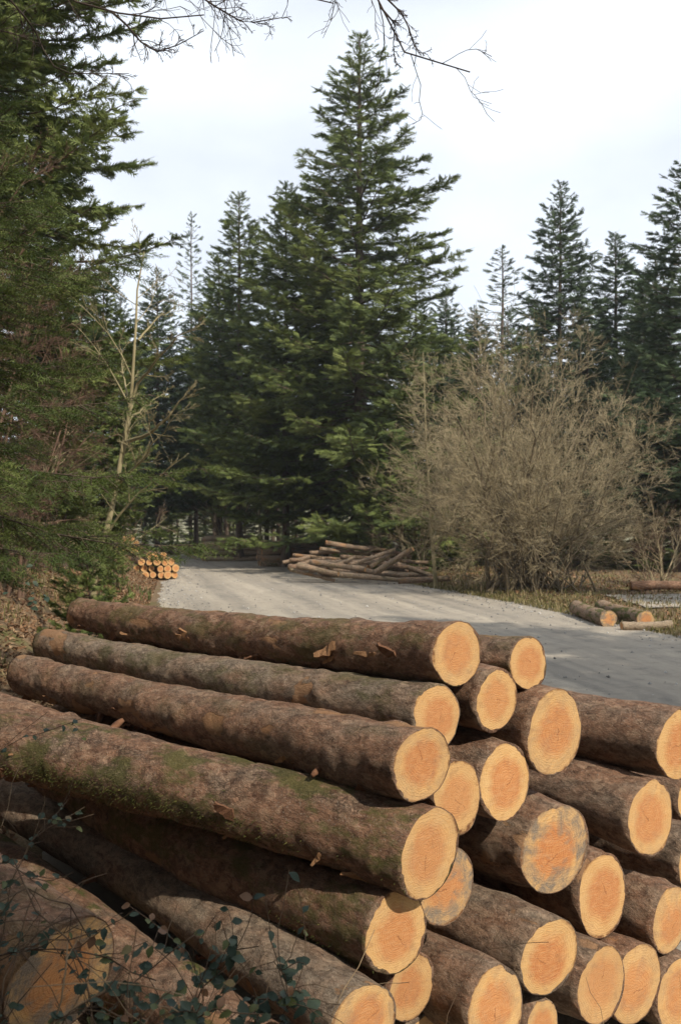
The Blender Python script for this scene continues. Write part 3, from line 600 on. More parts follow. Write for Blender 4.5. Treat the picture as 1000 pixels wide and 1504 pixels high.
# overhanging bare branches at the top of the picture (a beech on the bank to the left; only its limb reaches the frame)
D = 6.5; bp = np.array([-3.6, 5.2, float(gz(-3.6, 5.2))]); lp = lambda x, y, dd=0: P(x, y, D + dd) - bp
trunkc = poly([(0, 0, -.3), (0.05, 0, 2), (-.05, .1, 4), (.1, .2, 6.2), (.2, .3, 8.5)], 12)
br = [trunkc] + [poly(q, 12) for q in (
    [(.0, .1, 4.6), lp(20, -60, -.2), lp(110, 2), lp(165, 18), lp(240, 28), lp(300, 22)],
    [lp(165, 18), lp(185, 35), lp(210, 65), lp(232, 76), lp(262, 66), lp(300, 45)],
    [(.1, .2, 5.6), lp(200, -120), lp(330, -40, .1), lp(440, -5, .1), lp(490, 5)],
    [lp(280, -62, .1), lp(300, 0, .1), lp(360, 35, .1), lp(420, 25, .1), lp(425, -15)],
    [(.15, .25, 6.3), lp(300, -200), lp(470, -110), lp(540, -30), lp(575, 40), lp(592, 75), lp(625, 105), lp(690, 106)],
    [lp(540, -30), lp(590, 20), lp(602, 45), lp(610, 75), lp(628, 80)], [lp(558, 10), lp(580, 35), lp(577, 70), lp(582, 98)],
    [lp(0, 43, -.3) + np.array([-.6, 0, .1]), lp(-5, 44, -.3), lp(25, 50, -.3), lp(50, 62, -.3)], [lp(-40, -60, -.2), lp(20, 5, -.2), lp(50, 40), lp(72, 90), lp(90, 108), lp(190, 108)])]
C = np.stack(br); rr = np.concatenate([np.linspace(.13, .05, 12)[None], np.array([.015, .008, .015, .008, .017, .008, .007, .010, .008])[:, None] * np.linspace(1, .25, 12)])
g = np.random.default_rng(8); kids, kr = grow(C[1:], rr[1:], 20, (.25, 1), .26, .65, -.12, 7, .6, g, .22); kids2, kr2 = grow(kids, kr, 6, (.2, 1), .5, .7, -.05, 4, .65, g, .25)
v1, f1 = join([tubes(C, rr, 6)]); v2, f2 = join([tubes(kids, np.maximum(kr, .0022), 4), tubes(kids2, np.maximum(kr2, .0016), 3)])
place_bare('overhanging_tree', 'leafless tree whose dark twigs hang into the top of the picture', (mesh('limbs', v1, f1, DARKTW), mesh('twigs', v2, f2, DARKTW)), tuple(bp))

# ------------------------------------------------------------------ logs
def log_mesh(seed, L, r0, r1, na=72, nl=150, rough=1.0, bend=.02, cut=(0, 0), cracks=True, knots=5):
    """bark shell along +Z, z=0 is the end towards the camera; returns bark mesh data, two face discs, surface sampler"""
    g = np.random.default_rng(seed)
    z = L * np.linspace(0, 1, nl); th = np.arange(na) / na * 2 * math.pi
    rad = (r0 + (r1 - r0) * z / L)[:, None] * np.ones((1, na))
    oval = 1 + .035 * g.normal() * np.cos(2 * th + g.uniform(0, 6)) + .022 * g.normal() * np.cos(3 * th + g.uniform(0, 6))
    rad = rad * oval[None]
    nn = max(int(L * 2.2), 2)
    rad += r0 * .17 * vnoise((nl, na), (nn, 3), g, 2, .4)
    fine = vnoise((nl, na), (max(int(L / .11), 4), 9), g, 3, .7)
    lift = np.clip(vnoise((nl, na), (max(int(L / .16), 4), 6), g, 2) , 0, None)
    rad += rough * (.0065 * fine + .016 * (lift > .17) * lift)
    for _ in range(knots):
        kz, kt, ks = g.uniform(.1, L), g.uniform(0, 6.28), g.uniform(.03, .075)
        dd = ((z[:, None] - kz) / ks) ** 2 + (np.angle(np.exp(1j * (th[None] - kt))) * r0 / ks) ** 2
        rad += g.uniform(.010, .030) * np.exp(-dd) - .012 * np.exp(-dd * 6)
    t = z / L; bx_ = bend * L * .3 * np.sin(t * math.pi) * g.normal(); by_ = bend * L * .3 * np.sin(t * math.pi) * g.normal()
    Xx = bx_[:, None] + rad * np.cos(th); Yy = by_[:, None] + rad * np.sin(th); Zz = z[:, None] + 0 * rad
    Zz += (cut[0] * Xx + cut[1] * Yy) * np.exp(-z[:, None] / .35)
    V = np.stack([Xx, Yy, Zz], -1).reshape(-1, 3); ii = np.arange(nl * na).reshape(nl, na); jj = np.roll(ii, -1, 1)
    F = np.stack([ii[:-1], jj[:-1], jj[1:], ii[1:]], -1).reshape(-1, 4)
    faces = []; inn = np.clip(1 - .0045 / rad[0] * (.7 + 7 * np.clip(vnoise((2, na), (1, 7), g, 4, .75)[0], 0, 1)), .90, .988)[:, None]
    for e in (0, nl - 1):
        ring = np.stack([Xx[e], Yy[e], Zz[e]], -1); c = ring.mean(0); ins = .0015 if e == 0 else -.0015
        rings = [c + (ring - c) * s for s in (inn, .88, .75, .5, .25, .06)]
        fv = np.concatenate(rings); fv[:, 2] += ins
        q = np.arange(6 * na).reshape(6, na); qq = np.roll(q, -1, 1)
        ff = np.stack([q[:-1], q[1:], qq[1:], qq[:-1]], -1).reshape(-1, 4); fan = q[5][::-1].reshape(1, -1)
        if e: ff = ff[:, ::-1]; fan = q[5].reshape(1, -1)
        pith = np.array([.12 * g.normal(), .12 * g.normal(), 0]); rm = np.linalg.norm(ring - c, axis=1).mean()
        lc = (fv - c) / rm; s_ = np.linalg.norm(lc[:, :2], axis=1, keepdims=True); lc = lc - pith * np.clip(1 - s_, 0, 1); lc[:, 2] = 0
        faces.append((fv, ff, fan, lc))
        b0 = len(V); V = np.concatenate([V, c + (ring - c) * (inn - .004) + np.array([0, 0, ins * .5])]); a_ = ii[e]; b_ = b0 + np.arange(na)
        rim = np.stack([a_, b_, np.roll(b_, -1), np.roll(a_, -1)], -1); F = np.concatenate([F, rim if e == 0 else rim[:, ::-1]])
    return V, F, faces, (Xx, Yy, Zz, rad)

def poly_mesh(name, fv, ff, fan, lc, mat):
    me = bpy.data.meshes.new(name)
    me.from_pydata(fv.tolist(), [], ff.tolist() + fan.tolist()); me.materials.append(mat)
    a = me.attributes.new('lc', 'FLOAT_VECTOR', 'POINT'); a.data.foreach_set('vector', lc.astype(np.float32).ravel()); me.update()
    return me

FLAKE = mat_simple('loose_bark', (.06, .028, .017), (.22, .11, .06), 20, (1, 1, 1), .9, .004)
MOSS = mat_tint('moss', (.030, .036, .008), (.060, .066, .016), (.105, .10, .030), .95)

def flake_mesh(seed):
    g = np.random.default_rng(seed); n = 7; u = np.linspace(0, 1, n); w = (.35 + .65 * np.sin(u * math.pi) ** .6) * g.uniform(.6, 1.2, n)
    top = np.stack([u, w * .5, .17 * u ** 2 + g.normal(0, .03, n)], -1); bot = np.stack([u, -w * .5 * g.uniform(.5, 1.1, n), .17 * u ** 2 + g.normal(0, .03, n)], -1)
    V = np.concatenate([top, bot, top + [0, 0, -.09], bot + [0, 0, -.09]]); F = []
    for i in range(n - 1):
        F += [(n + i, n + i + 1, i + 1, i), (2 * n + i, 2 * n + i + 1, 3 * n + i + 1, 3 * n + i), (i, i + 1, 2 * n + i + 1, 2 * n + i), (3 * n + i, 3 * n + i + 1, n + i + 1, n + i)]
    F += [(0, 2 * n, 3 * n, n), (n - 1, 2 * n - 1, 4 * n - 1, 3 * n - 1)]
    return mesh('bark_flake', V, [np.array(F)], FLAKE, False)
TORN = mat_simple('torn_wood', (.15, .070, .032), (.36, .21, .11), 25, (1, 1, 1), .9, .004)
FLAKES = [flake_mesh(i) for i in range(5)]
for q_ in (1, 3): FLAKES[q_].materials[0] = TORN
def stub_mesh(seed):
    g = np.random.default_rng(seed); c = poly([(0, 0, -.03), (.0, .0, .015), (.012, .004, .05), (.02, .01, .075)], 5)
    v, q = tubes(c[None], np.array([[.030, .024, .019, .017, .012]]) * g.uniform(.8, 1.2), 8); v = v + g.normal(0, .0015, v.shape)
    cap = np.arange(len(v) - 8, len(v)).reshape(1, 8)
    return mesh('branch_stub', v, [q, cap], FLAKE, True)
STUBS = [stub_mesh(i) for i in range(3)]

def surf(sm, L, z, th):
    Xx, Yy, Zz, rad = sm; nl, na = Xx.shape; i = int(np.clip(z / L * (nl - 1), 0, nl - 1)); j = int(th / (2 * math.pi) * na) % na
    return np.array([Xx[i, j], Yy[i, j], Zz[i, j]]), np.array([math.cos(th), math.sin(th), 0])

def axis_quat(d):
    """local Z along d; local X stays horizontal, local Y points up"""
    z = Vector(d).normalized(); x = Vector((0, 0, 1)).cross(z).normalized() * -1; y = z.cross(x)
    return Matrix((x, y, z)).transposed().to_quaternion()

def add_log(name, label, p, q, r0, r1, seed, group, na=64, nl=None, grey=.3, moss=0., stain=.3, rough=1., bend=.035, cut=(0, 0), flakes=0, stubs=0, knots=9, mossy=None, cat='log', far_face=True, scaly=.25, peel=.0, pale=.0):
    p = np.asarray(p, float); q = np.asarray(q, float); L = float(np.linalg.norm(q - p))
    nl = nl or int(L * 34)
    V, F, faces, sm = log_mesh(seed, L, r0, r1, na, nl, rough, bend, cut, knots=knots)
    g = np.random.default_rng(seed + 500)
    t = thing(name, label, cat, tuple(p), tuple(axis_quat(q - p)), group)
    sd = (seed * .37) % 5
    b = put('bark', mesh('bark', V, [F], BARK), t); b['grey'] = grey; b['moss'] = moss; b['scaly'] = scaly; b['peel'] = peel; b['pale'] = pale; b['seed'] = sd
    for i, (fv, ff, fan, lc) in enumerate(faces):
        if i and not far_face: continue
        f = put('cut_face', poly_mesh('cut_face', fv, ff, fan, lc, FACE), t); f['seed'] = sd + i; f['stain'] = stain; f['moss'] = 0.0
    for k in range(flakes):
        th = math.pi / 2 + .35 + g.normal(0, .7); z = g.uniform(.15, L - .2); pos, nv = surf(sm, L, z, th % (2 * math.pi))
        tx = Vector((g.normal(0, .5) * -math.sin(th), g.normal(0, .5) * math.cos(th), 1)).normalized(); nz = (Vector(nv) + Vector((0, 0, g.normal(0, .15)))).normalized()
        ty = nz.cross(tx).normalized(); tx = ty.cross(nz)
        o = put('bark_flake', FLAKES[k % 5], b, tuple(pos - nv * .003), tuple(Matrix((tx, ty, nz)).transposed().to_quaternion()), tuple(g.uniform(.05, .17) * np.array([1, g.uniform(.2, .6), 1.1])))
    for k in range(stubs):
        th = math.pi / 2 + g.normal(0, .9); z = g.uniform(.3, L - .3); pos, nv = surf(sm, L, z, th % (2 * math.pi))
        nz = Vector(nv); tx = Vector((0, 0, -1)); ty = nz.cross(tx).normalized(); tx = ty.cross(nz)
        put('branch_stub', STUBS[k % 3], b, tuple(pos), tuple(Matrix((tx, ty, nz)).transposed().to_quaternion()), g.uniform(.7, 1.3))
    for (z0, z1, a0, a1, n) in (mossy or []):
        zs = np.clip(g.normal((z0 + z1) / 2, (z1 - z0) / 3.2, n), .02, L - .02); as_ = g.normal((a0 + a1) / 2, (a1 - a0) / 3.2, n)
        pp = []; nn = []
        for zq, aq in zip(zs, as_):
            a, b_n = surf(sm, L, zq, aq % (2 * math.pi)); pp.append(a); nn.append(b_n)
        pp = np.array(pp); nn = np.array(nn); j = g.normal(0, .004, (n, 3)); pp = pp + j
        tip = pp + nn * g.uniform(.005, .017, (n, 1)) + g.normal(0, .006, (n, 3)); sdv = nrm(g.normal(size=(n, 3))) * .0026
        MV = np.stack([pp - sdv, pp + sdv, tip], 1).reshape(-1, 3)
        mo = put('moss', mesh('moss', MV, [np.arange(3 * n).reshape(-1, 3)], MOSS, False, {'tint': ('FLOAT', np.repeat(g.random(n), 3))}), b); mo['kind'] = 'stuff'
    return t

UP = math.pi / 2
#          near end, far end, r near, r far, label, options
PILE = {
'A': ([.588, 4.998, 1.956], [-2.183, 8.4, 1.817], .161, .135, 'topmost long log of the big pile, with torn reddish bark', dict(grey=-.15, peel=.03, flakes=64, stubs=3, moss=.55, stain=.25, mossy=[(.8, 1.5, 1.3, 2.2, 1100)], rough=1.3)),
'B': ([1.022, 5.396, 1.849], [.09, 6.57, 1.849], .140, .132, 'small log at the upper right of the pile with moss on top', dict(grey=.2, moss=.4, stain=.1, mossy=[(.1, .35, 1.1, 2.1, 900)], flakes=3)),
'C': ([.475, 4.889, 1.663], [-2.443, 8.306, 1.576], .154, .129, 'grey long log directly under the topmost log', dict(grey=.75, moss=.5, stubs=5, flakes=10, stain=.1)),
'D': ([.807, 5.172, 1.688], [-1.933, 8.615, 1.688], .172, .150, 'log with oval bright end between the topmost and the small mossy log', dict(grey=.1, stain=.1)),
'E': ([1.153, 5.349, 1.486], [-1.643, 8.876, 1.489], .228, .196, 'thick pale-ended log below the small mossy log', dict(grey=.2, stain=.35, flakes=3)),
'F': ([2.056, 6.037, 1.254], [-.745, 9.559, 1.254], .219, .197, 'log by the road at the right edge, its end cut by the picture', dict(grey=.15, flakes=5, stain=.05)),
'G': ([.374, 4.561, 1.508], [-2.518, 8.003, 1.375], .178, .149, 'long log third from the top, with a stripped smooth patch', dict(grey=.15, peel=.05, moss=.2, flakes=40, stubs=2, stain=.3)),
'H': ([.843, 5.113, 1.276], [-1.955, 8.638, 1.272], .209, .181, 'log with a cracked orange end below the oval-ended log', dict(grey=.2, stain=.15)),
'I': ([.568, 4.832, 1.282], [-2.24, 8.348, 1.283], .176, .152, 'log half hidden behind the end of the third long log', dict(grey=.2, stain=.1)),
'J': ([1.157, 5.386, .845], [-1.645, 8.908, .845], .263, .225, 'thick log with a grey weather-stained end in the middle right', dict(grey=.25, stain=1.0, flakes=3)),
'K': ([1.852, 5.939, .854], [-.949, 9.461, .854], .222, .193, 'log with a pale-rimmed end under the right edge log', dict(grey=.3, stain=.2)),
'L': ([2.361, 6.664, .731], [-.44, 10.186, .731], .164, .139, 'log barely showing at the right edge behind the pale-rimmed log', dict(stain=.1)),
'M': ([2.259, 6.326, .465], [-.543, 9.848, .465], .199, .169, 'log cut by the right picture edge below the pale-rimmed log', dict(stain=.1)),
'N': ([.407, 4.508, 1.13], [-3.052, 6.93, 1.221], .200, .196, 'longest log crossing the whole left half, green cracked bark', dict(grey=.05, moss=.8, scaly=1., flakes=34, stubs=3, stain=.2, rough=1.4, mossy=[(.9, 3.0, 2.4, 3.3, 3500)], cut=(-.14, 0))),
'O': ([.499, 4.801, .873], [-2.304, 8.321, .873], .190, .215, 'dull stained log tucked behind the longest log end', dict(stain=1.1, grey=.2)),
'P': ([1.509, 5.73, .463], [-1.292, 9.252, .463], .239, .203, 'log with round orange end in the shade of the pale-rimmed log', dict(stain=.1)),
'Q': ([1.954, 5.891, .261], [-.854, 9.407, .267], .195, .168, 'log with a knot beside its end, lower right near the edge', dict(stain=.35, stubs=2)),
'R': ([.252, 4.499, .757], [-2.608, 8.102, .756], .186, .160, 'dark shaded log right under the longest log', dict(grey=.0, moss=.7, stain=.15, mossy=[(.25, .7, 1.6, 2.8, 1200)])),
'S': ([.339, 4.768, .383], [-2.463, 8.289, .382], .157, .133, 'small low log behind the smooth grey log end', dict(stain=.2)),
'T': ([1.053, 5.047, .406], [-1.748, 8.569, .406], .200, .170, 'log with clear rings on its end at lower middle, peeled bark', dict(grey=.55, stain=.15, flakes=4)),
'U': ([1.393, 5.318, .14], [-1.408, 8.839, .14], .204, .173, 'low log right of the clear-ringed log', dict(grey=.3, stain=.2)),
'V': ([1.667, 5.614, .012], [-1.131, 9.139, .02], .213, .183, 'low log tucked behind, between two low right ends', dict(stain=.3)),
'W': ([.75, 4.788, .276], [-2.045, 8.315, .275], .196, .167, 'log at the bottom edge left of the clear-ringed log', dict(grey=.35, stain=.3, flakes=4)),
'X': ([1.036, 5.097, .032], [-1.766, 8.619, .032], .130, .113, 'thin log at the bottom edge under the clear-ringed log', dict(stain=.3)),
'Y': ([2.005, 5.838, -.157], [-.735, 9.408, -.108], .222, .190, 'lowest log at the bottom right corner', dict(stain=.3)),
'Z': ([.104, 4.229, .495], [-2.759, 7.829, .495], .174, .165, 'smooth grey log in the lower foreground', dict(grey=.85, moss=.0, rough=.45, stain=.5, flakes=5, stubs=2, bend=.06)),
'a': ([-.968, 3.505, 1.013], [-3.209, 6.322, 1.05], .228, .216, 'thick log with broken orange end behind the brambles', dict(grey=-.1, moss=.3, peel=.04, flakes=26, stain=1.3, rough=1.6, cut=(.25, .3))),
'b': ([-.165, 4.015, .266], [-2.904, 7.459, .266], .209, .198, 'moss-covered log along the bank below the smooth grey log', dict(grey=.1, moss=1.0, stain=.5, flakes=8, mossy=[(.1, 2.6, .8, 2.6, 7000)])),
'd': ([-.62, 5.62, 1.09], [-2.95, 7.55, 1.265], .145, .150, 'reddish log behind the longest log at the left edge', dict(grey=.1, flakes=4, rough=.7)),
'c': ([.415, 4.95, -.02], [-2.4, 8.46, -.02], .17, .15, 'lowest log under the small low log at the bottom edge', dict(grey=.6, stain=.3)),
}
LONG = set('ACGNZabR')
LOGS = {}
for i, (k, (p, q, r0, r1, lb, op)) in enumerate(PILE.items()):
    op = dict(op); op.setdefault('grey', R.uniform(-.1, .7)); ct = op.pop('cut', (R.normal(0, .05), R.normal(0, .05)))
    LOGS[k] = add_log('felled_log', lb, p, q, r0, r1, 100 + i, 'logs of the big foreground pile', na=80 if k in LONG else 64, nl=190 if k in LONG else 90, cut=ct, **op)

tw_c = np.stack([poly([(0, .12, .70), (.01, .17, .71), (-.01, .21, .69), (.01, .255, .70)], 6), poly([(.0, .18, .71), (.02, .20, .73), (.04, .225, .74), (.045, .24, .75)], 6), poly([(0, .19, .70), (-.02, .205, .68), (-.03, .21, .66), (-.045, .22, .65)], 6)])
put('broken_twig', mesh('broken_twig', *(lambda v, f: (v, [f]))(*tubes(tw_c, np.array([.006, .003, .003])[:, None] * np.linspace(1, .5, 6), 5)), FLAKE), LOGS['A'])
# sawn stack by the road at left: ends towards the camera
ORD = ['first', 'second', 'third', 'fourth', 'fifth', 'sixth', 'seventh']
def stack(cx, cy, rows, r, L, dirv, rowname, where, group, seed, side_word='from the left', zfix=None, **kw):
    g = np.random.default_rng(seed); dirv = np.array(dirv, float); dirv /= np.linalg.norm(dirv); side = np.array([dirv[1], -dirv[0], 0]); i = 0
    z0 = float(gz(cx, cy)) if zfix is None else zfix
    for j, n in enumerate(rows):
        for k in range(n):
            rr = r * g.uniform(.8, 1.10); u = (k - (n - 1) / 2 + g.uniform(-.08, .08)) * r * 2.03; c = np.array([cx, cy, 0]) + side * u
            c[2] = z0 + r + j * r * 1.72 + g.uniform(-.02, .02)
            sw = g.normal(0, kw.get('swing', .015)); d2 = dirv + side * sw
            a = c - d2 * (L * .5 + g.uniform(-.12, .16)); b = c + d2 * L * .5
            add_log('sawn_log', f'{ORD[k]} log {side_word} in the {rowname[j]} row of {where}', a, b, rr, rr * .92, seed + i, group, na=14, nl=8, knots=0, rough=.6, grey=g.uniform(0, .5), stain=g.uniform(0, .3), **{q: v for q, v in kw.items() if q != 'swing'}); i += 1
ROWN = ['bottom', 'second', 'third', 'fourth', 'top']
stack(-7.95, 42.3, [6, 6, 5, 3], .155, 2.8, (-.28, .96, 0), ROWN, 'the orange-ended stack at left', 'orange-ended logs stacked at the left road edge', 300)
stack(-9.95, 46.5, [4, 3, 2], .15, 2.6, (-.28, .96, 0), ROWN, 'the small stack behind the shrub', 'farther small stack of sawn logs on the left', 340)
stack(-6.3, 58.5, [6, 5, 5, 4, 3], .16, 3.4, (.97, .22, 0), ROWN, 'the far stack', 'dark logs stacked at the far road bend', 400, 'from the back', bend=.05, swing=.06, pale=.85)
stack(-2.6, 52.0, [4, 4, 3, 2], .17, 3.2, (.98, .18, 0), ROWN, 'the mossy stack', 'mossy stack behind the loose log heap', 450, 'from the back', moss=.9, swing=.04, pale=.6)

# loose heap right of the road: logs tumbled at all angles, measured from the photo (end pixels, depth, radius)
HEAP = [
 ((585, 853), (662, 849), 37.2, .15, 'stout log lying on the verge in front of the loose heap'),
 ((497, 843), (590, 852), 38.0, .13, 'log at the front foot of the loose heap, orange end at left'),
 ((550, 842), (606, 806), 37.9, .15, 'thick log leaning diagonally up the right side of the loose heap'),
 ((440, 828), (520, 842), 39.2, .10, 'thin log at the left foot of the loose heap'),
 ((520, 835), (600, 846), 38.6, .12, 'log lying under the leaning log in the loose heap'),
 ((425, 822), (505, 828), 40.4, .10, 'thin log poking out left from the loose heap'),
 ((455, 838), (540, 832), 39.6, .12, 'log in the lower middle of the loose heap'),
 ((530, 826), (622, 836), 39.4, .11, 'log crossing the right end of the loose heap'),
 ((470, 826), (560, 824), 40.0, .12, 'log across the middle of the loose heap'),
 ((430, 815), (500, 821), 41.0, .09, 'thin pale log on the left shoulder of the loose heap'),
 ((500, 818), (590, 824), 40.3, .11, 'log beneath the top log of the loose heap'),
 ((545, 818), (628, 826), 40.4, .10, 'thin log at the back right of the loose heap'),
 ((455, 812), (520, 808), 41.2, .10, 'log at the upper left of the loose heap'),
 ((520, 812), (600, 816), 41.0, .10, 'log lying right behind the leaning log of the loose heap'),
 ((478, 797), (548, 807), 40.9, .13, 'long bare log on the very top of the loose heap'),
 ((542, 804), (604, 818), 40.8, .11, 'log continuing right from the top log of the heap'),
 ((470, 806), (545, 814), 41.1, .10, 'reddish log just under the top log of the heap'),
 ((415, 826), (455, 818), 40.8, .09, 'short end of a log at the far left of the heap'),
 ((480, 836), (522, 818), 39.3, .09, 'short log tilted upward in the heap middle'),
 ((430, 832), (478, 820), 40.0, .08, 'thin stick-like log slanting on the heap left'),
]
gh = np.random.default_rng(64); NUM = ['left end', 'left side', 'left middle', 'centre', 'right middle', 'right side', 'right end']
for k in range(14):
    cx_ = 440 + 175 * (k + .5) / 14; cy_ = 846 - 34 * gh.random() * (1 - abs(cx_ - 525) / 130); an = gh.normal(0, .45); hl = gh.uniform(20, 46)
    HEAP.append(((cx_ - hl * math.cos(an), cy_ + hl * math.sin(an) * .5), (cx_ + hl * math.cos(an), cy_ - hl * math.sin(an) * .5), 38.6 + 2.6 * gh.random(), gh.uniform(.09, .15), 'weathered log wedged %s the loose heap at its %s' % ('low in' if k % 2 else 'high in', NUM[k // 2])))
for i, (a, b, Yd, r, lb) in enumerate(HEAP):
    g = np.random.default_rng(700 + i); dy = g.uniform(-.5, .5)
    pa = P(*a, Yd - dy); pb = P(*b, Yd + dy)
    for p_ in (pa, pb): p_[2] = max(p_[2], float(gz(p_[0], p_[1])) + r * .9)
    r *= .84
    add_log('tumbled_log', lb, pa, pb, r, r * .8, 700 + i, 'loose heap of logs right of the road', na=14, nl=16, knots=2, rough=.7, grey=g.uniform(.1, .7), stain=.4, bend=.03, moss=g.uniform(0, .5), pale=g.uniform(.05, .6))
# logs at the right road edge
for i, (a, b, Ya, Yb, r, lb, op) in enumerate((
    ((845, 888), (893, 905), 26.5, 23.6, .21, 'mossy log under the bush, left one of the pair at the right road edge', dict(moss=1.8, pale=.35, stain=1.5)),
    ((884, 884), (948, 902), 26.2, 23.4, .22, 'mossy log with an orange end, right one of the pair at the right road edge', dict(moss=2.0, pale=.35, stain=1.2)),
    ((985, 912), (912, 912), 23.0, 22.9, .11, 'short pale broken log lying on the gravel at right', dict(grey=1.1, rough=.3, pale=.8)),
    ((1040, 879), (925, 874), 33.2, 33.4, .16, 'long reddish log lying beyond the side track at right', dict(grey=-.3)))):
    pa, pb = P(*a, Ya), P(*b, Yb)
    for p_ in (pa, pb): p_[2] = float(gz(p_[0], p_[1])) + r * .93
    add_log('roadside_log', lb, pb, pa, r, r * .92, 760 + i, 'logs along the right road edge', na=28, nl=40, **op)

# ------------------------------------------------------------------ brambles in the foreground
BLEAF = M('bramble_leaf'); v_ = BLEAF.coord(); nz_ = BLEAF.noise(v_, 30, 3); rnd = BLEAF.n('ObjectInfo').outputs['Random']
c_ = BLEAF.mix(rnd, (.016, .030, .020), (.050, .068, .036)); c_ = BLEAF.mix(BLEAF.rng(rnd, .76, .80), c_, (.085, .095, .025)); c_ = BLEAF.mix(BLEAF.rng(rnd, .90, .92), c_, (.16, .075, .035)); c_ = BLEAF.mix(BLEAF.math('MULTIPLY', nz_, .4), c_, (.03, .05, .035))
BLEAF = BLEAF.done(c_, .55, None, .25)
STEM = mat_simple('bramble_stem', (.05, .030, .022), (.16, .11, .065), 14, (1, 1, 1), .8, 0)
DRY = mat_simple('dry_stem', (.14, .095, .055), (.34, .25, .15), 14, (1, 1, 1), .85, 0)
def leaf_mesh(seed):
    g = np.random.default_rng(seed); n = 11; u = np.linspace(0, 1, n); w = .33 * np.sin(np.pi * u ** .68) ** 1.15 * g.uniform(.8, 1.15); w[0] = .02; w[-1] = 0
    sg = 1 + .09 * (-1.) ** np.arange(n); cu = g.uniform(-.35, .05); fold = g.uniform(.1, .35); wv = .03 * np.sin(u * 9 + g.uniform(0, 6))
    mid = np.stack([u, 0 * u, cu * u * u], -1); l = np.stack([u + .06 * (w > .1), w * sg, cu * u * u + w * fold + wv], -1); r_ = np.stack([u + .06 * (w > .1), -w * sg, cu * u * u + w * fold - wv], -1)
    V = np.concatenate([mid, l, r_]); F = [(i, i + 1, n + 1 + i, n + i) for i in range(n - 1)] + [(i + 1, i, 2 * n + i, 2 * n + 1 + i) for i in range(n - 1)]
    return mesh('leaf', V, [np.array(F)], BLEAF, True)
LEAVES = [leaf_mesh(i) for i in range(4)]
def bramble(label, pts, rad, nleaf, seed, lsize=.055, mat=STEM, s0=.25, sub=4, name='bramble', cat='bramble', toward=.5):
    g = np.random.default_rng(seed); base = np.array(pts[0]); t = thing(name, label, cat, tuple(base), None, 'brambles and stems in front of the pile')
    c = poly(np.array(pts) - base, 16); c[1:-1] += g.normal(0, .008, (14, 3)); C = c[None]; rr = np.linspace(rad, rad * .4, 16)[None]; parts = [tubes(C, rr, 5)]; allc = [C]
    if sub:
        K, kr = grow(C, rr, sub, (.15, .95), .36, .7, .05, 6, .7, g, .2); parts.append(tubes(K, np.maximum(kr, .0012), 4)); allc.append(K)
    v, f = join(parts); put('stem', mesh('stem', v, f, mat), t)
    for i in range(nleaf):
        A = allc[g.integers(len(allc))]; A = A[g.integers(len(A))]; s = g.uniform(s0, 1) * (len(A) - 1); k = min(int(s), len(A) - 2); p = A[k] + (A[k + 1] - A[k]) * (s - k)
        nz = Vector((g.normal(0, .35) + .1, -toward + g.normal(0, .3), .8)).normalized(); dx = Vector((g.normal(), g.normal(), g.normal(0, .3))); dx = (dx - nz * dx.dot(nz)).normalized(); dy = nz.cross(dx)
        put('leaf', LEAVES[int(g.integers(4))], t, tuple(p), tuple(Matrix((dx, dy, nz)).transposed().to_quaternion()), lsize * g.uniform(.6, 1.25))
    return t
def gp(px, py, Y): return tuple(P(px, py, Y))
def foot(px, Y): x = (px - 500) / FPX * Y; return (x, Y, float(gz(x, Y)) - .03)
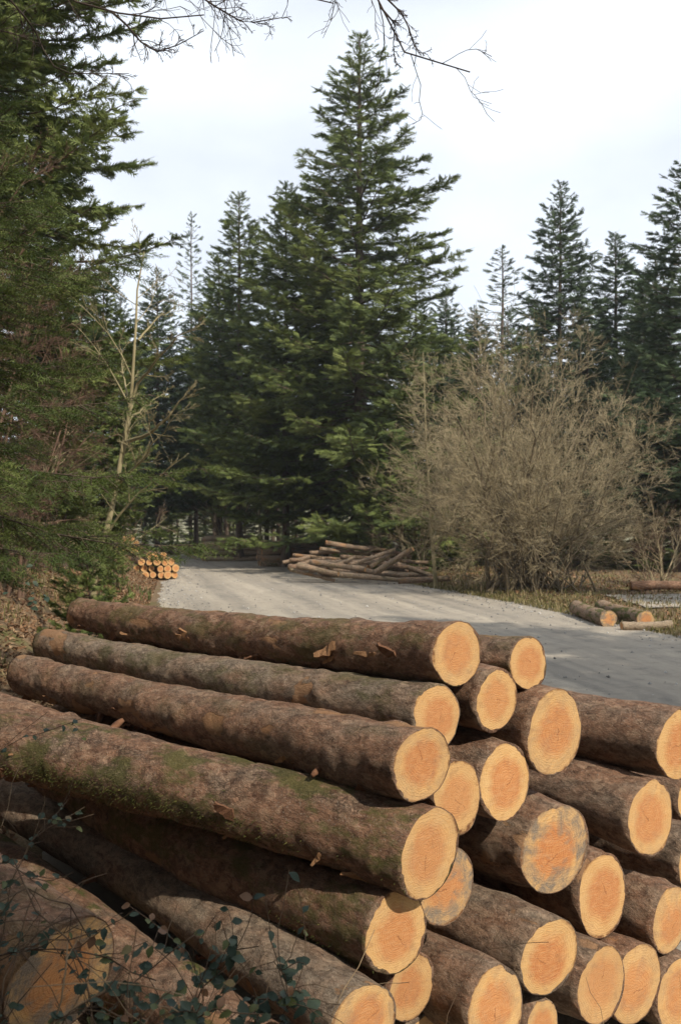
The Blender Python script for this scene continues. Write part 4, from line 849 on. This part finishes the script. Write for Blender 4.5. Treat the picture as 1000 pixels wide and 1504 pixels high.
BR = [
 ('leafy bramble spreading along the bottom edge near the picture middle', [foot(330, 3.1), gp(360, 1520, 3.0), gp(390, 1460, 2.9), gp(440, 1470, 2.85), gp(480, 1500, 2.8)], .004, 24, .075),
 ('leafy bramble in front of the mossy log at lower left', [foot(250, 2.9), gp(270, 1500, 2.85), gp(300, 1440, 2.8), gp(350, 1400, 2.8), gp(380, 1390, 2.75)], .004, 22, .07),
 ('bramble with dark leaves at the bottom edge below the mossy log', [foot(200, 2.6), gp(230, 1560, 2.6), gp(280, 1490, 2.55), gp(340, 1480, 2.5), gp(400, 1490, 2.5)], .004, 22, .065),
 ('tangled bramble across the broken orange log end', [foot(-60, 2.8), gp(-20, 1420, 2.8), gp(60, 1395, 2.8), gp(140, 1400, 2.8), gp(230, 1440, 2.8)], .0045, 12, .055),
 ('bramble arching from the left edge over the broken orange end', [foot(-140, 2.7), gp(-40, 1340, 2.7), gp(40, 1300, 2.8), gp(100, 1330, 2.9), gp(150, 1400, 2.9)], .004, 12, .05),
 ('bramble shoot with fresh leaves across the longest log at left', [foot(-160, 3.6), gp(-90, 1180, 3.7), gp(0, 1098, 3.8), gp(70, 1072, 3.8), gp(130, 1052, 3.8)], .003, 14, .045),
 ('bramble shoot with fresh leaves above the smooth grey log', [foot(-30, 3.2), gp(10, 1300, 3.3), gp(50, 1230, 3.4), gp(85, 1205, 3.45), gp(125, 1185, 3.5)], .0035, 14, .048),
 ('dark ivy-leaved stem on the bank at the left edge', [foot(-120, 4.6), gp(-60, 960, 4.8), gp(10, 870, 5), gp(40, 850, 5), gp(70, 880, 5)], .003, 16, .06),
 ('bramble clump in the bottom left corner', [foot(-20, 2.3), gp(10, 1560, 2.3), gp(60, 1500, 2.3), gp(130, 1470, 2.3), gp(190, 1500, 2.3)], .004, 16, .055),
 ('leafy bramble at the foot of the broken orange log end', [foot(120, 2.6), gp(140, 1520, 2.7), gp(190, 1450, 2.7), gp(240, 1400, 2.75), gp(290, 1370, 2.8)], .004, 18, .06),
 ('thick bramble tangle over the bottom left corner twigs', [foot(60, 2.4), gp(80, 1520, 2.4), gp(120, 1460, 2.4), gp(180, 1430, 2.45), gp(250, 1470, 2.5)], .0035, 22, .05),
 ('low bramble with dark leaves left of the smooth grey log end', [foot(400, 3.0), gp(410, 1510, 2.9), gp(430, 1450, 2.85), gp(400, 1410, 2.8), gp(360, 1425, 2.8)], .0035, 20, .06),
 ('bramble runner trailing over the left edge bark', [foot(-90, 2.9), gp(-50, 1300, 2.9), gp(-10, 1260, 3.0), gp(30, 1275, 3.0), gp(70, 1310, 3.0)], .003, 16, .05),
 ('sprawling bramble along the bottom edge below the orange end', [foot(150, 2.3), gp(170, 1540, 2.35), gp(230, 1500, 2.35), gp(300, 1510, 2.4), gp(360, 1530, 2.4)], .0035, 24, .055),
 ('bramble leaves climbing on the moss-covered log', [foot(290, 3.1), gp(290, 1440, 3.1), gp(265, 1390, 3.1), gp(230, 1350, 3.1), gp(190, 1330, 3.1)], .003, 18, .05),
]
for i, (lb, pts, rad, nlv, ls) in enumerate(BR): bramble(lb, pts, rad, int(nlv * 3.8), 900 + i, ls * .62, sub=16)
DRYS = [
 ('dry forked stem rising before the log ends at the bottom', [foot(470, 3.3), gp(480, 1500, 3.4), gp(525, 1420, 3.5), gp(550, 1365, 3.6)], .0035, 3),
 ('thin dry stalk in front of the log end at bottom middle', [foot(640, 3.4), gp(655, 1504, 3.5), gp(690, 1420, 3.6), gp(735, 1365, 3.6)], .002, 1),
 ('thin dark stalk before the low right log end', [foot(900, 3.9), gp(885, 1500, 4.0), gp(872, 1470, 4.0), gp(860, 1435, 4.0)], .0025, 0),
 ('dry stick slanting across the bottom left corner', [foot(-40, 2.2), gp(0, 1420, 2.3), gp(60, 1380, 2.4), gp(150, 1365, 2.4)], .004, 4),
 ('pale dry stick standing in the left corner tangle', [foot(60, 2.3), gp(75, 1500, 2.3), gp(90, 1440, 2.3), gp(100, 1385, 2.35)], .005, 3),
 ('brown dry stick leaning before the thick broken log', [foot(150, 2.5), gp(130, 1440, 2.5), gp(100, 1390, 2.5), gp(60, 1345, 2.5), gp(20, 1260, 2.6)], .004, 5),
 ('curved dry stem over the bottom left leaves', [foot(320, 2.4), gp(280, 1470, 2.4), gp(220, 1450, 2.4), gp(130, 1440, 2.4), gp(40, 1450, 2.3)], .003, 5),
 ('pale dry stem hanging from the longest log at left', [foot(-40, 3.4), gp(0, 1210, 3.5), gp(22, 1150, 3.6), gp(28, 1100, 3.7)], .002, 1),
]
for i, (lb, pts, rad, sb) in enumerate(DRYS): bramble(lb, pts, rad, 0, 950 + i, mat=DRY if i % 2 == 0 or i > 5 else STEM, sub=sb, name='dry_stem', cat='dry stem')

# ------------------------------------------------------------------ damp spring air over the valley
hz = bpy.data.materials.new('damp_air'); hz.use_nodes = True; hz.node_tree.nodes.clear()
ho = hz.node_tree.nodes.new('ShaderNodeOutputMaterial'); hv = hz.node_tree.nodes.new('ShaderNodeVolumePrincipled')
hv.inputs['Density'].default_value = .00045; hv.inputs['Color'].default_value = (.86, .92, 1, 1); hv.inputs['Anisotropy'].default_value = .2
hz.node_tree.links.new(hv.outputs[0], ho.inputs['Volume'])
x0, x1, y0, y1, z0, z1 = -420, 420, -80, 560, -4, 42
bv = [(x, y, z) for z in (z0, z1) for y in (y0, y1) for x in (x0, x1)]
tag(put('haze', mesh('haze', np.array(bv), [np.array([(0, 2, 3, 1), (4, 5, 7, 6), (0, 1, 5, 4), (2, 6, 7, 3), (0, 4, 6, 2), (1, 3, 7, 5)])], hz, False)), None, None, None, 'stuff')
